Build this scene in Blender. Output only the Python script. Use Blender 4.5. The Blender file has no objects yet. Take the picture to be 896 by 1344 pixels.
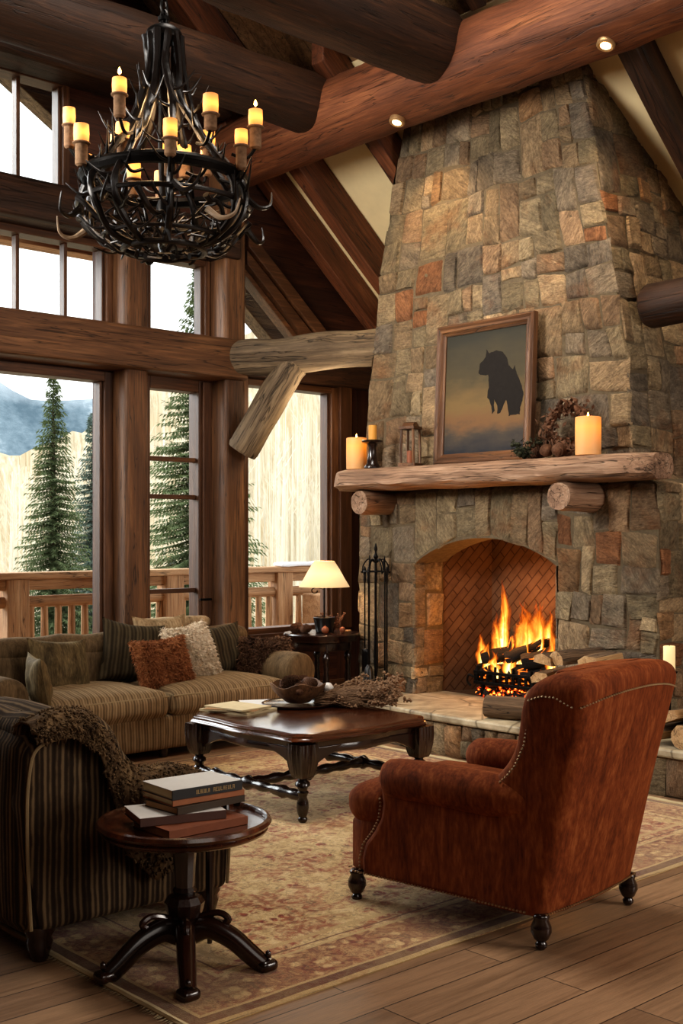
import bpy, bmesh, math, random
from mathutils import Vector, Matrix, noise
random.seed(7)
R = random.random
def U(a, b): return a + (b - a) * random.random()
PI = math.pi
SC = bpy.context.scene
COL = SC.collection

def srgb(r, g, b):
    def f(c):
        c /= 255.0
        return c / 12.92 if c <= 0.04045 else ((c + 0.055) / 1.055) ** 2.4
    return (f(r), f(g), f(b), 1.0)

# ------------------------------------------------------------------ materials
class Mat:
    def __init__(s, name):
        s.m = bpy.data.materials.new(name); s.m.use_nodes = True
        s.t = s.m.node_tree; s.t.nodes.clear()
        s.out = s.n('ShaderNodeOutputMaterial')
    def n(s, typ, **kw):
        nd = s.t.nodes.new(typ)
        for k, v in kw.items(): setattr(nd, k, v)
        return nd
    def l(s, a, b): s.t.links.new(a, b)
    def val(s, sock, v):
        if isinstance(v, bpy.types.NodeSocket): s.l(v, sock)
        else: sock.default_value = v
    def bsdf(s, color=(.5,.5,.5,1), rough=.6, metal=0, spec=.5, **kw):
        b = s.n('ShaderNodeBsdfPrincipled')
        s.val(b.inputs['Base Color'], color); s.val(b.inputs['Roughness'], rough)
        s.val(b.inputs['Metallic'], metal); s.val(b.inputs['Specular IOR Level'], spec)
        for k, v in kw.items(): s.val(b.inputs[k.replace('_', ' ')], v)
        s.l(b.outputs[0], s.out.inputs[0]); s.b = b
        return b
    def attr(s, name): return s.n('ShaderNodeAttribute', attribute_name=name).outputs['Vector']
    def acol(s, name): return s.n('ShaderNodeAttribute', attribute_name=name).outputs['Color']
    def obj(s): return s.n('ShaderNodeTexCoord').outputs['Object']
    def map(s, v, scale=(1,1,1), rot=(0,0,0), loc=(0,0,0)):
        m = s.n('ShaderNodeMapping'); s.l(v, m.inputs[0])
        m.inputs['Scale'].default_value = scale; m.inputs['Rotation'].default_value = rot; m.inputs['Location'].default_value = loc
        return m.outputs[0]
    def noise(s, v, scale=5, detail=4, rough=.55, dist=0):
        n = s.n('ShaderNodeTexNoise'); s.l(v, n.inputs['Vector'])
        n.inputs['Scale'].default_value = scale; n.inputs['Detail'].default_value = detail
        n.inputs['Roughness'].default_value = rough; n.inputs['Distortion'].default_value = dist
        return n.outputs[0]
    def voro(s, v, scale=5, feature='F1', out='Distance', rnd=1.0):
        n = s.n('ShaderNodeTexVoronoi', feature=feature); s.l(v, n.inputs['Vector'])
        n.inputs['Scale'].default_value = scale; n.inputs['Randomness'].default_value = rnd
        return n.outputs[out]
    def ramp(s, fac, stops, interp='LINEAR'):
        r = s.n('ShaderNodeValToRGB'); s.l(fac, r.inputs[0]); cr = r.color_ramp; cr.interpolation = interp
        while len(cr.elements) < len(stops): cr.elements.new(.5)
        for e, (p, c) in zip(cr.elements, stops):
            e.position = p; e.color = c if len(c) == 4 else (*c, 1)
        return r.outputs[0]
    def mix(s, fac, a, b, mode='MIX'):
        m = s.n('ShaderNodeMix', data_type='RGBA', blend_type=mode)
        s.val(m.inputs[0], fac); s.val(m.inputs[6], a); s.val(m.inputs[7], b)
        return m.outputs[2]
    def math(s, op, a, b=0.0, c=None):
        m = s.n('ShaderNodeMath', operation=op); s.val(m.inputs[0], a); s.val(m.inputs[1], b)
        if c is not None: s.val(m.inputs[2], c)
        return m.outputs[0]
    def sep(s, v):
        x = s.n('ShaderNodeSeparateXYZ'); s.l(v, x.inputs[0]); return x.outputs
    def comb(s, x=0., y=0., z=0.):
        c = s.n('ShaderNodeCombineXYZ')
        for i, v in enumerate((x, y, z)): s.val(c.inputs[i], v)
        return c.outputs[0]
    def bump(s, h, strength=.3, dist=.01):
        b = s.n('ShaderNodeBump'); s.l(h, b.inputs['Height'])
        b.inputs['Strength'].default_value = strength; b.inputs['Distance'].default_value = dist
        s.l(b.outputs[0], s.b.inputs['Normal'])

def wood(name, dark, mid, light, rough=.55, bump=.35, stretch=.09, fine=60, cracks=True, spec=.4, coat=0):
    """grain runs along the z of the 'grain' attribute"""
    M = Mat(name); g = M.attr('grain')
    big = M.noise(M.map(g, (3, 3, .35)), 1.6, 4, .6, .6)
    str_ = M.noise(M.map(g, (1, 1, stretch)), fine * .45, 5, .65, .5)
    fin = M.noise(M.map(g, (1, 1, stretch * .35)), fine * 2.2, 3, .6)
    f = M.math('ADD', M.math('MULTIPLY', big, .5), M.math('MULTIPLY', str_, .5))
    c = M.ramp(f, [(.30, dark), (.5, mid), (.68, light)])
    c = M.mix(.35, c, M.ramp(fin, [(.3, (.25, .25, .25)), (.65, (1, 1, 1))]), 'MULTIPLY')
    h = M.math('ADD', M.math('MULTIPLY', str_, .7), M.math('MULTIPLY', fin, .4))
    if cracks:
        cr = M.noise(M.map(g, (7, 7, .3)), 1.5, 3, .6, 1.2)
        cm = M.ramp(cr, [(.0, (1, 1, 1)), (.485, (1, 1, 1)), (.5, (.0, .0, .0)), (.515, (1, 1, 1))])
        c = M.mix(.75, c, cm, 'MULTIPLY')
        h = M.math('ADD', h, M.math('MULTIPLY', cm, .8))
    M.bsdf(c, rough, 0, spec)
    if coat: M.b.inputs['Coat Weight'].default_value = coat; M.b.inputs['Coat Roughness'].default_value = .12
    M.bump(h, bump, .012)
    return M.m

def plain(name, col, rough=.5, metal=0, spec=.5, var=.25, nscale=25, bump=.1, sheen=0):
    M = Mat(name); o = M.obj()
    n = M.noise(o, nscale, 4, .6)
    c = M.mix(var, col, M.ramp(n, [(.25, (.2, .2, .2)), (.75, (1, 1, 1))]), 'MULTIPLY')
    M.bsdf(c, rough, metal, spec)
    if sheen:
        M.b.inputs['Sheen Weight'].default_value = sheen; M.b.inputs['Sheen Roughness'].default_value = .45
    if bump: M.bump(n, bump, .004)
    return M.m

def emit(name, col, strength, base=None):
    M = Mat(name); M.bsdf(base or col, .6); M.b.inputs['Emission Color'].default_value = col
    M.b.inputs['Emission Strength'].default_value = strength
    return M.m

def stripes(name, base, light, dark, period=.03, sheen=.5, tone=1.0):
    M = Mat(name); tc = M.n('ShaderNodeTexCoord'); o = M.sep(tc.outputs['Object'])
    nn = M.sep(tc.outputs['Normal'])
    isx = M.math('GREATER_THAN', M.math('ABSOLUTE', nn[0]), .72)
    u = M.math('ADD', M.math('MULTIPLY', o[0], M.math('SUBTRACT', 1., isx)), M.math('MULTIPLY', o[1], isx))
    wob = M.noise(tc.outputs['Object'], 3.5, 3, .5)
    u = M.math('ADD', u, M.math('MULTIPLY', M.math('SUBTRACT', wob, .5), .035))
    w = M.math('SINE', M.math('MULTIPLY', u, 2 * PI / period))
    w2 = M.math('SINE', M.math('MULTIPLY', u, 2 * PI / (period * 2.7)))
    f = M.math('ADD', .5, M.math('ADD', M.math('MULTIPLY', w, .3), M.math('MULTIPLY', w2, .2)))
    mot = M.noise(tc.outputs['Object'], 14, 5, .65)
    f = M.math('ADD', f, M.math('MULTIPLY', M.math('SUBTRACT', mot, .5), .6))
    c = M.ramp(f, [(.15, dark), (.5, base), (.85, light)])
    M.bsdf(c, .85, 0, .15); M.b.inputs['Sheen Weight'].default_value = sheen
    M.b.inputs['Sheen Roughness'].default_value = .4
    M.b.inputs['Sheen Tint'].default_value = light
    h = M.math('ADD', M.math('MULTIPLY', w, .25), M.noise(tc.outputs['Object'], 160, 3, .6))
    M.bump(h, .35, .004)
    return M.m

def velvet(name, c1, c2, c3, sheen=.8, tint=None):
    M = Mat(name); o = M.obj()
    a = M.noise(M.map(o, (9, 9, 2.2)), 1.4, 6, .68, .8); b = M.noise(M.map(o, (1, 1, .25)), 75, 3, .6)
    f = M.math('ADD', M.math('MULTIPLY', a, .62), M.math('MULTIPLY', b, .38))
    c = M.ramp(f, [(.36, c1), (.52, c2), (.68, c3)])
    M.bsdf(c, .8, 0, .15); M.b.inputs['Sheen Weight'].default_value = sheen
    M.b.inputs['Sheen Roughness'].default_value = .35
    M.b.inputs['Sheen Tint'].default_value = tint or c3
    M.bump(M.noise(o, 260, 2, .5), .2, .003)
    return M.m

def glassm(name):
    M = Mat(name); t = M.n('ShaderNodeBsdfTransparent'); g = M.n('ShaderNodeBsdfGlossy')
    g.inputs['Roughness'].default_value = .02
    lw = M.n('ShaderNodeLayerWeight'); lw.inputs[0].default_value = .25
    t.inputs[0].default_value = (.97, .98, .97, 1)
    f = M.math('MULTIPLY', lw.outputs['Fresnel'], .55)
    mx = M.n('ShaderNodeMixShader'); M.l(f, mx.inputs[0]); M.l(t.outputs[0], mx.inputs[1]); M.l(g.outputs[0], mx.inputs[2])
    M.l(mx.outputs[0], M.out.inputs[0]); return M.m

MT = {}
MT['beam'] = wood('beam_wood', srgb(30, 19, 12), srgb(58, 37, 24), srgb(92, 60, 38), .6, .5)
MT['purlin'] = wood('purlin_wood', srgb(66, 37, 22), srgb(114, 68, 43), srgb(152, 98, 62), .55, .5)
MT['trimw'] = wood('window_wood', srgb(56, 34, 21), srgb(94, 62, 40), srgb(138, 96, 64), .45, .2, .06, 80, False, .45)
MT['post'] = wood('post_wood', srgb(62, 39, 24), srgb(104, 71, 46), srgb(148, 106, 70), .5, .3, .07, 60)
MT['greylog'] = wood('weathered_log', srgb(62, 50, 38), srgb(112, 94, 72), srgb(160, 138, 108), .75, .8)
MT['mantel'] = wood('mantel_wood', srgb(80, 58, 44), srgb(152, 120, 96), srgb(196, 166, 140), .75, .9)
MT['deckw'] = wood('deck_wood', srgb(140, 100, 68), srgb(186, 144, 104), srgb(214, 178, 138), .7, .3)
MT['plank'] = wood('ceiling_planks', srgb(74, 54, 36), srgb(132, 100, 68), srgb(172, 134, 94), .7, .4, .07)
MT['dark'] = wood('dark_mahogany', srgb(18, 10, 7), srgb(38, 20, 13), srgb(66, 34, 21), .25, .12, .06, 60, False, .5, .5)
MT['tabletop'] = wood('table_top_wood', srgb(36, 18, 10), srgb(78, 40, 22), srgb(118, 66, 36), .22, .08, .06, 45, False, .5, .6)
MT['lightdark'] = wood('side_table_wood', srgb(30, 15, 9), srgb(70, 36, 21), srgb(110, 62, 36), .24, .1, .06, 45, False, .5, .6)
MT['bark'] = wood('log_bark', srgb(52, 40, 29), srgb(104, 82, 61), srgb(148, 122, 94), .85, 1.0)
MT['split'] = wood('split_wood', srgb(124, 92, 60), srgb(184, 146, 102), srgb(218, 186, 142), .75, .6, .05)
MT['char'] = wood('charred_wood', srgb(8, 6, 5), srgb(24, 17, 13), srgb(64, 40, 26), .8, 1.0)
MT['bowl'] = wood('bowl_wood', srgb(58, 38, 24), srgb(98, 68, 44), srgb(134, 98, 66), .6, .3)
MT['frame'] = wood('picture_frame_wood', srgb(46, 28, 17), srgb(98, 66, 42), srgb(150, 108, 70), .5, .5, .05)
MT['iron'] = plain('wrought_iron', srgb(20, 17, 15), .42, .75, .5, .4, 40, .3)
MT['antler'] = plain('dark_antler', srgb(20, 13, 10), .34, .2, .5, .5, 30, .5)
MT['antlerpale'] = plain('pale_antler', srgb(150, 128, 104), .5, 0, .5, .5, 30, .4)
MT['black'] = plain('black_ceramic', srgb(20, 19, 18), .35)
MT['nail'] = plain('brass_nail', srgb(196, 168, 130), .3, .9, .5, .2)
MT['glass'] = glassm('window_glass')
MT['plaster'] = plain('cream_plaster', srgb(228, 210, 168), .9, 0, .2, .12, 6, .1)
MT['rust'] = velvet('rust_velvet', srgb(84, 38, 17), srgb(122, 62, 30), srgb(158, 94, 52), .5)
MT['sofa'] = stripes('olive_stripe', srgb(124, 103, 76), srgb(148, 126, 96), srgb(98, 80, 58), .022)
MT['sofaplain'] = velvet('olive_corduroy', srgb(70, 56, 38), srgb(98, 80, 57), srgb(124, 103, 76), .5)
MT['chair'] = stripes('brown_stripe', srgb(58, 45, 33), srgb(112, 93, 69), srgb(42, 32, 23), .024)
MT['olive'] = velvet('olive_cushion', srgb(52, 43, 28), srgb(88, 74, 50), srgb(126, 108, 76), .6)
MT['darkolive'] = stripes('dark_cushion', srgb(62, 53, 38), srgb(82, 71, 52), srgb(46, 38, 27), .03)
MT['throw'] = velvet('brown_throw', srgb(54, 40, 28), srgb(92, 72, 50), srgb(138, 112, 80), .7)
MT['furrust'] = velvet('rust_fur', srgb(98, 56, 32), srgb(142, 90, 56), srgb(180, 128, 86), .4)
MT['furpale'] = velvet('cream_fur', srgb(170, 148, 120), srgb(220, 204, 180), srgb(242, 232, 214), .5)
MT['furbrown'] = velvet('brown_fur', srgb(46, 30, 22), srgb(86, 60, 44), srgb(150, 118, 90), .5)
MT['beige'] = velvet('beige_cushion', srgb(96, 78, 56), srgb(150, 128, 98), srgb(186, 166, 134), .5)
MT['piping'] = plain('piping', srgb(150, 130, 98), .8, 0, .2)
MT['candle'] = None
def candlemat(name, c_low, c_hot, s_low, s_hot, zc, zr):
    M = Mat(name); z = M.sep(M.attr('grain'))[2]
    f = M.math('DIVIDE', M.math('ABSOLUTE', M.math('SUBTRACT', z, zc)), zr)
    col = M.ramp(f, [(0, c_hot), (1, c_low)])
    st = M.math('ADD', s_low, M.math('MULTIPLY', M.math('SUBTRACT', 1., M.math('MINIMUM', f, 1.)), s_hot - s_low))
    M.bsdf(srgb(204, 158, 106), .5, 0, .3); M.l(col, M.b.inputs['Emission Color']); M.l(st, M.b.inputs['Emission Strength'])
    return M.m
MT['candle'] = candlemat('glowing_wax', srgb(196, 108, 46), srgb(255, 140, 18), .16, .85, .19, .16)
MT['shade_amber'] = candlemat('amber_shade', srgb(196, 96, 34), srgb(255, 170, 66), .45, 2.0, .045, .06)
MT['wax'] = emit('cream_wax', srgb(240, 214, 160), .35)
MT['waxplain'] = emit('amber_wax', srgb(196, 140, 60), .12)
MT['flame'] = emit('flame_glow', srgb(255, 190, 90), 30)
MT['lampshade'] = candlemat('lamp_shade_cloth', srgb(222, 196, 152), srgb(255, 226, 170), .5, .95, .07, .16)
MT['white'] = plain('white_paper', srgb(214, 210, 204), .6, 0, .4, .1)
MT['cream'] = plain('cream_paper', srgb(206, 188, 150), .8, 0, .3, .2)
MT['tan'] = plain('tan_card', srgb(172, 130, 88), .7, 0, .3, .3)
MT['spine'] = plain('dark_spine', srgb(34, 34, 36), .5)
MT['gold'] = plain('gold_lettering', srgb(190, 160, 106), .5)
MT['bk1'] = plain('tan_cover', srgb(166, 104, 66), .6)
MT['bk2'] = plain('olive_cover', srgb(62, 46, 28), .6)
MT['bk3'] = plain('plum_cover', srgb(84, 54, 44), .6)
MT['bk4'] = plain('rust_cover', srgb(134, 74, 42), .6)
MT['cone'] = plain('pine_cone', srgb(112, 78, 56), .8, 0, .3, .7, 60, .6)
MT['conepale'] = plain('dried_stems', srgb(142, 112, 86), .85, 0, .2, .6, 50, .5)
MT['green'] = plain('dried_greenery', srgb(52, 56, 38), .8, 0, .3, .6, 40, .5)
MT['needle'] = plain('spruce_needles', srgb(114, 128, 90), .85, 0, .2, .5, 3, 0)  # both needle colours are lightened to imitate haze
MT['needle2'] = plain('blue_spruce_needles', srgb(124, 142, 130), .85, 0, .2, .5, 3, 0)
MT['trunk'] = plain('spruce_trunk', srgb(74, 60, 48), .9)
MT['snow'] = plain('snow', srgb(232, 234, 240), .8, 0, .3, .05)

def stonemat(name, gain=1.0):
    M = Mat(name); o = M.obj(); c = M.acol('Col'); gr = M.attr('grain')
    s1 = M.noise(M.map(gr, (1, 4.5, 1)), 5, 6, .7, .8); s2 = M.noise(M.map(gr, (1, 2.5, 1)), 34, 5, .72)
    n1 = M.noise(o, 9, 6, .68); n2 = M.noise(o, 42, 5, .7); n3 = M.noise(M.map(o, (1, 1, 1), (.6, .3, .8)), 3.2, 4, .6)
    c2 = M.mix(.75, c, M.ramp(n1, [(.28, (.42, .40, .37)), (.5, (.9, .88, .85)), (.72, (1.25, 1.2, 1.1))]), 'MULTIPLY')
    c2 = M.mix(.6, c2, M.ramp(n2, [(.3, (.5, .48, .46)), (.6, (1.08, 1.06, 1.02))]), 'MULTIPLY')
    c2 = M.mix(M.math('MULTIPLY', M.ramp(n3, [(.55, (0, 0, 0)), (.68, (1, 1, 1))]), .4), c2, srgb(140, 92, 58))
    c2 = M.mix(.7, c2, M.ramp(s1, [(.3, (.5, .47, .44)), (.5, (1, .98, .95)), (.68, (1.35, 1.3, 1.2))]), 'MULTIPLY')
    c2 = M.mix(.6, c2, M.ramp(s2, [(.35, (.45, .43, .41)), (.55, (1.05, 1.03, 1.0)), (.7, (1.4, 1.36, 1.28))]), 'MULTIPLY')
    M.bsdf(c2, .9, 0, .2)
    h = M.math('ADD', M.math('ADD', M.math('MULTIPLY', n1, .6), M.math('MULTIPLY', n2, .3)), M.math('ADD', M.math('MULTIPLY', s1, .9), M.math('MULTIPLY', s2, .45)))
    M.bump(h, 1.0, .045)
    return M.m
MT['stone'] = stonemat('field_stone')
MT['mortar'] = plain('mortar', srgb(112, 99, 80), .95, 0, .1, .5, 30, .6)

def slabmat():
    M = Mat('hearth_flagstone'); o = M.obj()
    n = M.noise(o, 5, 6, .62, .4); v = M.voro(M.map(o, (1.1, 1.5, 1)), 1.6, 'DISTANCE_TO_EDGE')
    c = M.ramp(n, [(.3, srgb(122, 108, 86)), (.5, srgb(164, 150, 124)), (.7, srgb(196, 182, 154))])
    c = M.mix(1., c, M.ramp(v, [(.0, (.35, .33, .3)), (.025, (1, 1, 1))]), 'MULTIPLY')
    M.bsdf(c, .55, 0, .4); M.bump(n, .3, .01); return M.m
MT['slab'] = slabmat()

def firebrick():
    M = Mat('herringbone_firebrick'); g = M.attr('grain'); x = M.sep(g)
    v = M.map(g, (1, 1, 1), (0, 0, PI / 4))
    b = M.n('ShaderNodeTexBrick'); M.l(v, b.inputs[0])
    b.offset = .5; b.inputs['Scale'].default_value = 1; b.inputs['Brick Width'].default_value = .19; b.inputs['Row Height'].default_value = .066
    b.inputs['Mortar Size'].default_value = .005; b.inputs['Color1'].default_value = srgb(108, 82, 60); b.inputs['Color2'].default_value = srgb(98, 73, 53)
    b.inputs['Mortar'].default_value = srgb(72, 48, 32)
    n = M.noise(g, 6, 5, .6)
    c = M.mix(.6, b.outputs[0], M.ramp(n, [(.3, (.35, .3, .28)), (.7, (1, 1, 1))]), 'MULTIPLY')
    M.bsdf(c, .9, 0, .2); M.bump(b.outputs['Fac'], -.4, .01); return M.m
MT['firebrick'] = firebrick()

def floormat():
    M = Mat('oak_floor_planks'); o = M.obj()
    b = M.n('ShaderNodeTexBrick'); M.l(o, b.inputs[0]); b.offset = .37; b.offset_frequency = 2
    b.inputs['Scale'].default_value = 1; b.inputs['Brick Width'].default_value = 1.7; b.inputs['Row Height'].default_value = .19
    b.inputs['Mortar Size'].default_value = .0028; b.inputs['Mortar Smooth'].default_value = .3
    b.inputs['Color1'].default_value = srgb(160, 128, 98); b.inputs['Color2'].default_value = srgb(122, 94, 71)
    b.inputs['Mortar'].default_value = srgb(48, 34, 24); b.inputs['Bias'].default_value = -.1
    # per plank offset so the grain breaks at the joints
    w = M.n('ShaderNodeVectorMath', operation='ADD'); M.l(o, w.inputs[0])
    M.l(M.comb(M.math('MULTIPLY', M.sep(b.outputs[0])[0], 30.), 0., 0.), w.inputs[1])
    g = M.noise(M.map(w.outputs[0], (.35, 6, 1)), 5, 6, .65, .9)
    fz = M.noise(M.map(w.outputs[0], (1, 18, 1)), 14, 4, .6)
    c = M.mix(.75, b.outputs[0], M.ramp(g, [(.3, (.55, .5, .46)), (.5, (1, .98, .95)), (.68, (1.3, 1.25, 1.18))]), 'MULTIPLY')
    c = M.mix(.35, c, M.ramp(fz, [(.3, (.5, .5, .5)), (.65, (1.1, 1.1, 1.1))]), 'MULTIPLY')
    M.bsdf(c, M.ramp(g, [(.3, (.36, .36, .36)), (.7, (.5, .5, .5))]), 0, .45)
    M.bump(M.math('ADD', M.math('MULTIPLY', fz, .25), M.math('MULTIPLY', b.outputs['Fac'], -1.)), .35, .004)
    return M.m
MT['floor'] = floormat()

def rugmat(hx, hy):
    M = Mat('persian_rug'); o = M.obj(); x, y, z = M.sep(o)
    ax = M.math('ABSOLUTE', x); ay = M.math('ABSOLUTE', y)
    d = M.math('MINIMUM', M.math('SUBTRACT', hx, ax), M.math('SUBTRACT', hy, ay))     # distance to the edge
    wob = M.noise(o, 3, 3, .5)
    # mirrored, repeated tiles give the floral repeats of a knotted rug
    px = M.math('PINGPONG', x, .37); py = M.math('PINGPONG', y, .29)
    pv = M.comb(px, py, 0.)
    nz = M.n('ShaderNodeTexNoise'); M.l(o, nz.inputs['Vector']); nz.inputs['Scale'].default_value = 12; nz.inputs['Detail'].default_value = 4
    off = M.n('ShaderNodeVectorMath', operation='MULTIPLY_ADD'); M.l(nz.outputs['Color'], off.inputs[0]); off.inputs[1].default_value = (.06, .06, 0); M.l(pv, off.inputs[2])
    w = off.outputs[0]
    v1 = M.voro(w, 8.5, 'F1'); v2 = M.voro(w, 22, 'F1'); v3 = M.noise(w, 15, 4, .6, 1.5)
    field = M.ramp(v3, [(.3, srgb(168, 134, 86)), (.5, srgb(208, 178, 126)), (.68, srgb(222, 196, 148))])
    red = M.ramp(M.noise(w, 30, 3, .6), [(.35, srgb(120, 38, 24)), (.6, srgb(164, 70, 46))])
    m1 = M.ramp(v1, [(.17, (1, 1, 1)), (.26, (0, 0, 0))]); m2 = M.ramp(v2, [(.16, (1, 1, 1)), (.25, (0, 0, 0))])
    breakup = M.ramp(M.noise(o, 26, 4, .7), [(.44, (0, 0, 0)), (.50, (1, 1, 1))])
    c = M.mix(M.math('MULTIPLY', M.math('MULTIPLY', m1, breakup), .95), field, red)
    blotch = M.ramp(M.noise(M.map(o, (1, 1.6, 1)), 2.6, 6, .72, 1.0), [(.49, (0, 0, 0)), (.535, (1, 1, 1))])
    c = M.mix(M.math('MULTIPLY', M.math('MULTIPLY', blotch, M.ramp(v3, [(.4, (1, 1, 1)), (.6, (.15, .15, .15))])), .75), c, red)
    c = M.mix(M.math('MULTIPLY', m2, .55), c, srgb(84, 72, 48))
    vein = M.ramp(M.noise(w, 9, 2, .5, 2.5), [(.47, (0, 0, 0)), (.5, (1, 1, 1)), (.53, (0, 0, 0))])
    c = M.mix(M.math('MULTIPLY', vein, .5), c, srgb(112, 70, 44))
    # border bands
    bv = M.voro(M.map(w, (1, 1, 1)), 13, 'F1')
    band = M.mix(M.ramp(bv, [(.2, (1, 1, 1)), (.32, (0, 0, 0))]), M.mix(M.ramp(v3, [(.4, (0, 0, 0)), (.6, (1, 1, 1))]), srgb(122, 58, 36), srgb(176, 132, 84)), srgb(206, 172, 120))
    band = M.mix(M.math('MULTIPLY', vein, .5), band, srgb(64, 48, 32))
    def band_mask(a, b):
        return M.math('MULTIPLY', M.math('GREATER_THAN', d, a), M.math('LESS_THAN', d, b))
    c = M.mix(M.math('MULTIPLY', band_mask(.07, .34), .8), c, band)
    for a, b, col in ((.0, .025, srgb(176, 146, 98)), (.025, .07, srgb(92, 50, 32)), (.07, .085, srgb(190, 160, 110)), (.325, .345, srgb(196, 168, 118)),
                      (.365, .375, srgb(110, 64, 42)), (.42, .45, srgb(192, 162, 112))):
        c = M.mix(M.math('MULTIPLY', band_mask(a, b), .85), c, col)
    fine = M.noise(M.map(o, (1, 1, 1)), 190, 2, .6)
    worn = M.noise(o, 1.5, 4, .6)
    c = M.mix(.45, c, M.ramp(fine, [(.3, (.5, .5, .5)), (.65, (1.15, 1.15, 1.15))]), 'MULTIPLY')
    c = M.mix(M.math('MULTIPLY', M.ramp(worn, [(.45, (0, 0, 0)), (.75, (1, 1, 1))]), .25), c, srgb(206, 176, 124))
    M.bsdf(c, .95, 0, .1); M.b.inputs['Sheen Weight'].default_value = .2
    M.bump(fine, .5, .006); return M.m

# ------------------------------------------------------------------ mesh builder
class MB:
    def __init__(s): s.v = []; s.f = []; s.g = []; s.c = []
    def add(s, vs, fs, grain=None, col=None):
        o = len(s.v); s.v += [tuple(p) for p in vs]; s.f += [tuple(i + o for i in f) for f in fs]
        if grain is None:
            k = (U(0, 9), U(0, 9), U(0, 9)); grain = [(p[0] + k[0], p[1] + k[1], p[2] + k[2]) for p in vs]
        s.g += [tuple(q) for q in grain]
        s.c += [col or (.5, .5, .5, 1)] * len(vs)
        return s
    def box(s, x0, x1, y0, y1, z0, z1, col=None, M=None):
        vs = [Vector((x, y, z)) for z in (z0, z1) for y in (y0, y1) for x in (x0, x1)]
        fs = [(0, 2, 3, 1), (4, 5, 7, 6), (0, 1, 5, 4), (2, 6, 7, 3), (0, 4, 6, 2), (1, 3, 7, 5)]
        d = [abs(x1 - x0), abs(y1 - y0), abs(z1 - z0)]; ax = d.index(max(d))
        k = [U(0, 9) for _ in range(3)]
        g = [(p[(ax + 1) % 3] + k[0], p[(ax + 2) % 3] + k[1], p[ax] + k[2]) for p in vs]
        if M is not None: vs = [M @ p for p in vs]
        return s.add(vs, fs, g, col)
    def tube(s, pts, rad, n=10, wob=0, ell=1.0, up=None, caps=True, fr=3.0, squash=None, round_end=0):
        pts = [Vector(p) for p in pts]; m = len(pts)
        if not hasattr(rad, '__len__'): rad = [rad] * m
        rad = list(rad)
        vs = []; g = []; L = 0; k = [U(0, 9) for _ in range(3)]
        prev = None; seed = U(0, 50)
        for i, p in enumerate(pts):
            t = (pts[min(i + 1, m - 1)] - pts[max(i - 1, 0)]).normalized()
            if prev is None:
                a = Vector(up) if up else (Vector((0, 0, 1)) if abs(t.z) < .9 else Vector((1, 0, 0)))
                b = t.cross(a).normalized(); a = b.cross(t).normalized()
            else:
                a = prev - t * prev.dot(t); a.normalize(); b = t.cross(a).normalized()
            prev = a
            if i: L += (pts[i] - pts[i - 1]).length
            for j in range(n):
                an = 2 * PI * j / n
                r = rad[i]
                if wob: r *= 1 + wob * noise.noise(Vector((math.cos(an) * 1.3 + seed, math.sin(an) * 1.3, L * fr)))
                ca, sa = math.cos(an) * r, math.sin(an) * r * ell
                vs.append(p + a * sa + b * ca); g.append((ca + k[0], sa + k[1], L + k[2]))
        fs = []
        for i in range(m - 1):
            for j in range(n):
                a0, a1 = i * n + j, i * n + (j + 1) % n
                fs.append((a0, a1, a1 + n, a0 + n))
        if caps: fs.append(tuple(reversed(range(n)))); fs.append(tuple(range((m - 1) * n, m * n)))
        return s.add(vs, fs, g)
    def lathe(s, prof, c=(0, 0, 0), n=16, cap=True, sq=1.0):
        vs = []; g = []; k = [U(0, 9) for _ in range(2)]
        for r, z in prof:
            for j in range(n):
                a = 2 * PI * j / n
                vs.append((c[0] + r * math.cos(a), c[1] + r * math.sin(a) * sq, c[2] + z)); g.append((r * math.cos(a) + k[0], r * math.sin(a) + k[1], z))
        fs = []
        for i in range(len(prof) - 1):
            for j in range(n):
                a0, a1 = i * n + j, i * n + (j + 1) % n
                fs.append((a0, a1, a1 + n, a0 + n))
        if cap: fs.append(tuple(reversed(range(n)))); fs.append(tuple(range((len(prof) - 1) * n, len(prof) * n)))
        return s.add(vs, fs, g)
    def prism(s, poly, axis, a, b, grain_axis=None):
        """poly: 2D points in the two other axes (xyz order), extruded along axis from a to b"""
        o = [i for i in range(3) if i != axis]; vs = []
        for d in (a, b):
            for p in poly:
                q = [0, 0, 0]; q[o[0]] = p[0]; q[o[1]] = p[1]; q[axis] = d; vs.append(Vector(q))
        n = len(poly); fs = [tuple(range(n)), tuple(reversed(range(n, 2 * n)))]
        for i in range(n): fs.append((i, i + n, (i + 1) % n + n, (i + 1) % n))
        ga = axis if grain_axis is None else grain_axis; k = [U(0, 9) for _ in range(3)]
        g = [(p[(ga + 1) % 3] + k[0], p[(ga + 2) % 3] + k[1], p[ga] + k[2]) for p in vs]
        return s.add(vs, fs, g)
    def torus(s, c, Rr, r, n=32, m=8, axis=2, wob=0, ell=1.0):
        vs = []; g = []; k = U(0, 9); sd = U(0, 30)
        for i in range(n):
            a = 2 * PI * i / n; rr = r * (1 + wob * noise.noise(Vector((math.cos(a) * 3 + sd, math.sin(a) * 3, 0))))
            for j in range(m):
                b = 2 * PI * j / m; q = Rr + rr * math.cos(b)
                p = [q * math.cos(a), q * math.sin(a) * ell, rr * math.sin(b)]
                if axis == 0: p = [p[2], p[0], p[1]]
                if axis == 1: p = [p[0], p[2], p[1]]
                vs.append((c[0] + p[0], c[1] + p[1], c[2] + p[2])); g.append((rr * math.cos(b) + k, rr * math.sin(b), a * Rr))
        fs = [(i * m + j, ((i + 1) % n) * m + j, ((i + 1) % n) * m + (j + 1) % m, i * m + (j + 1) % m) for i in range(n) for j in range(m)]
        return s.add(vs, fs, g)
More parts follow.
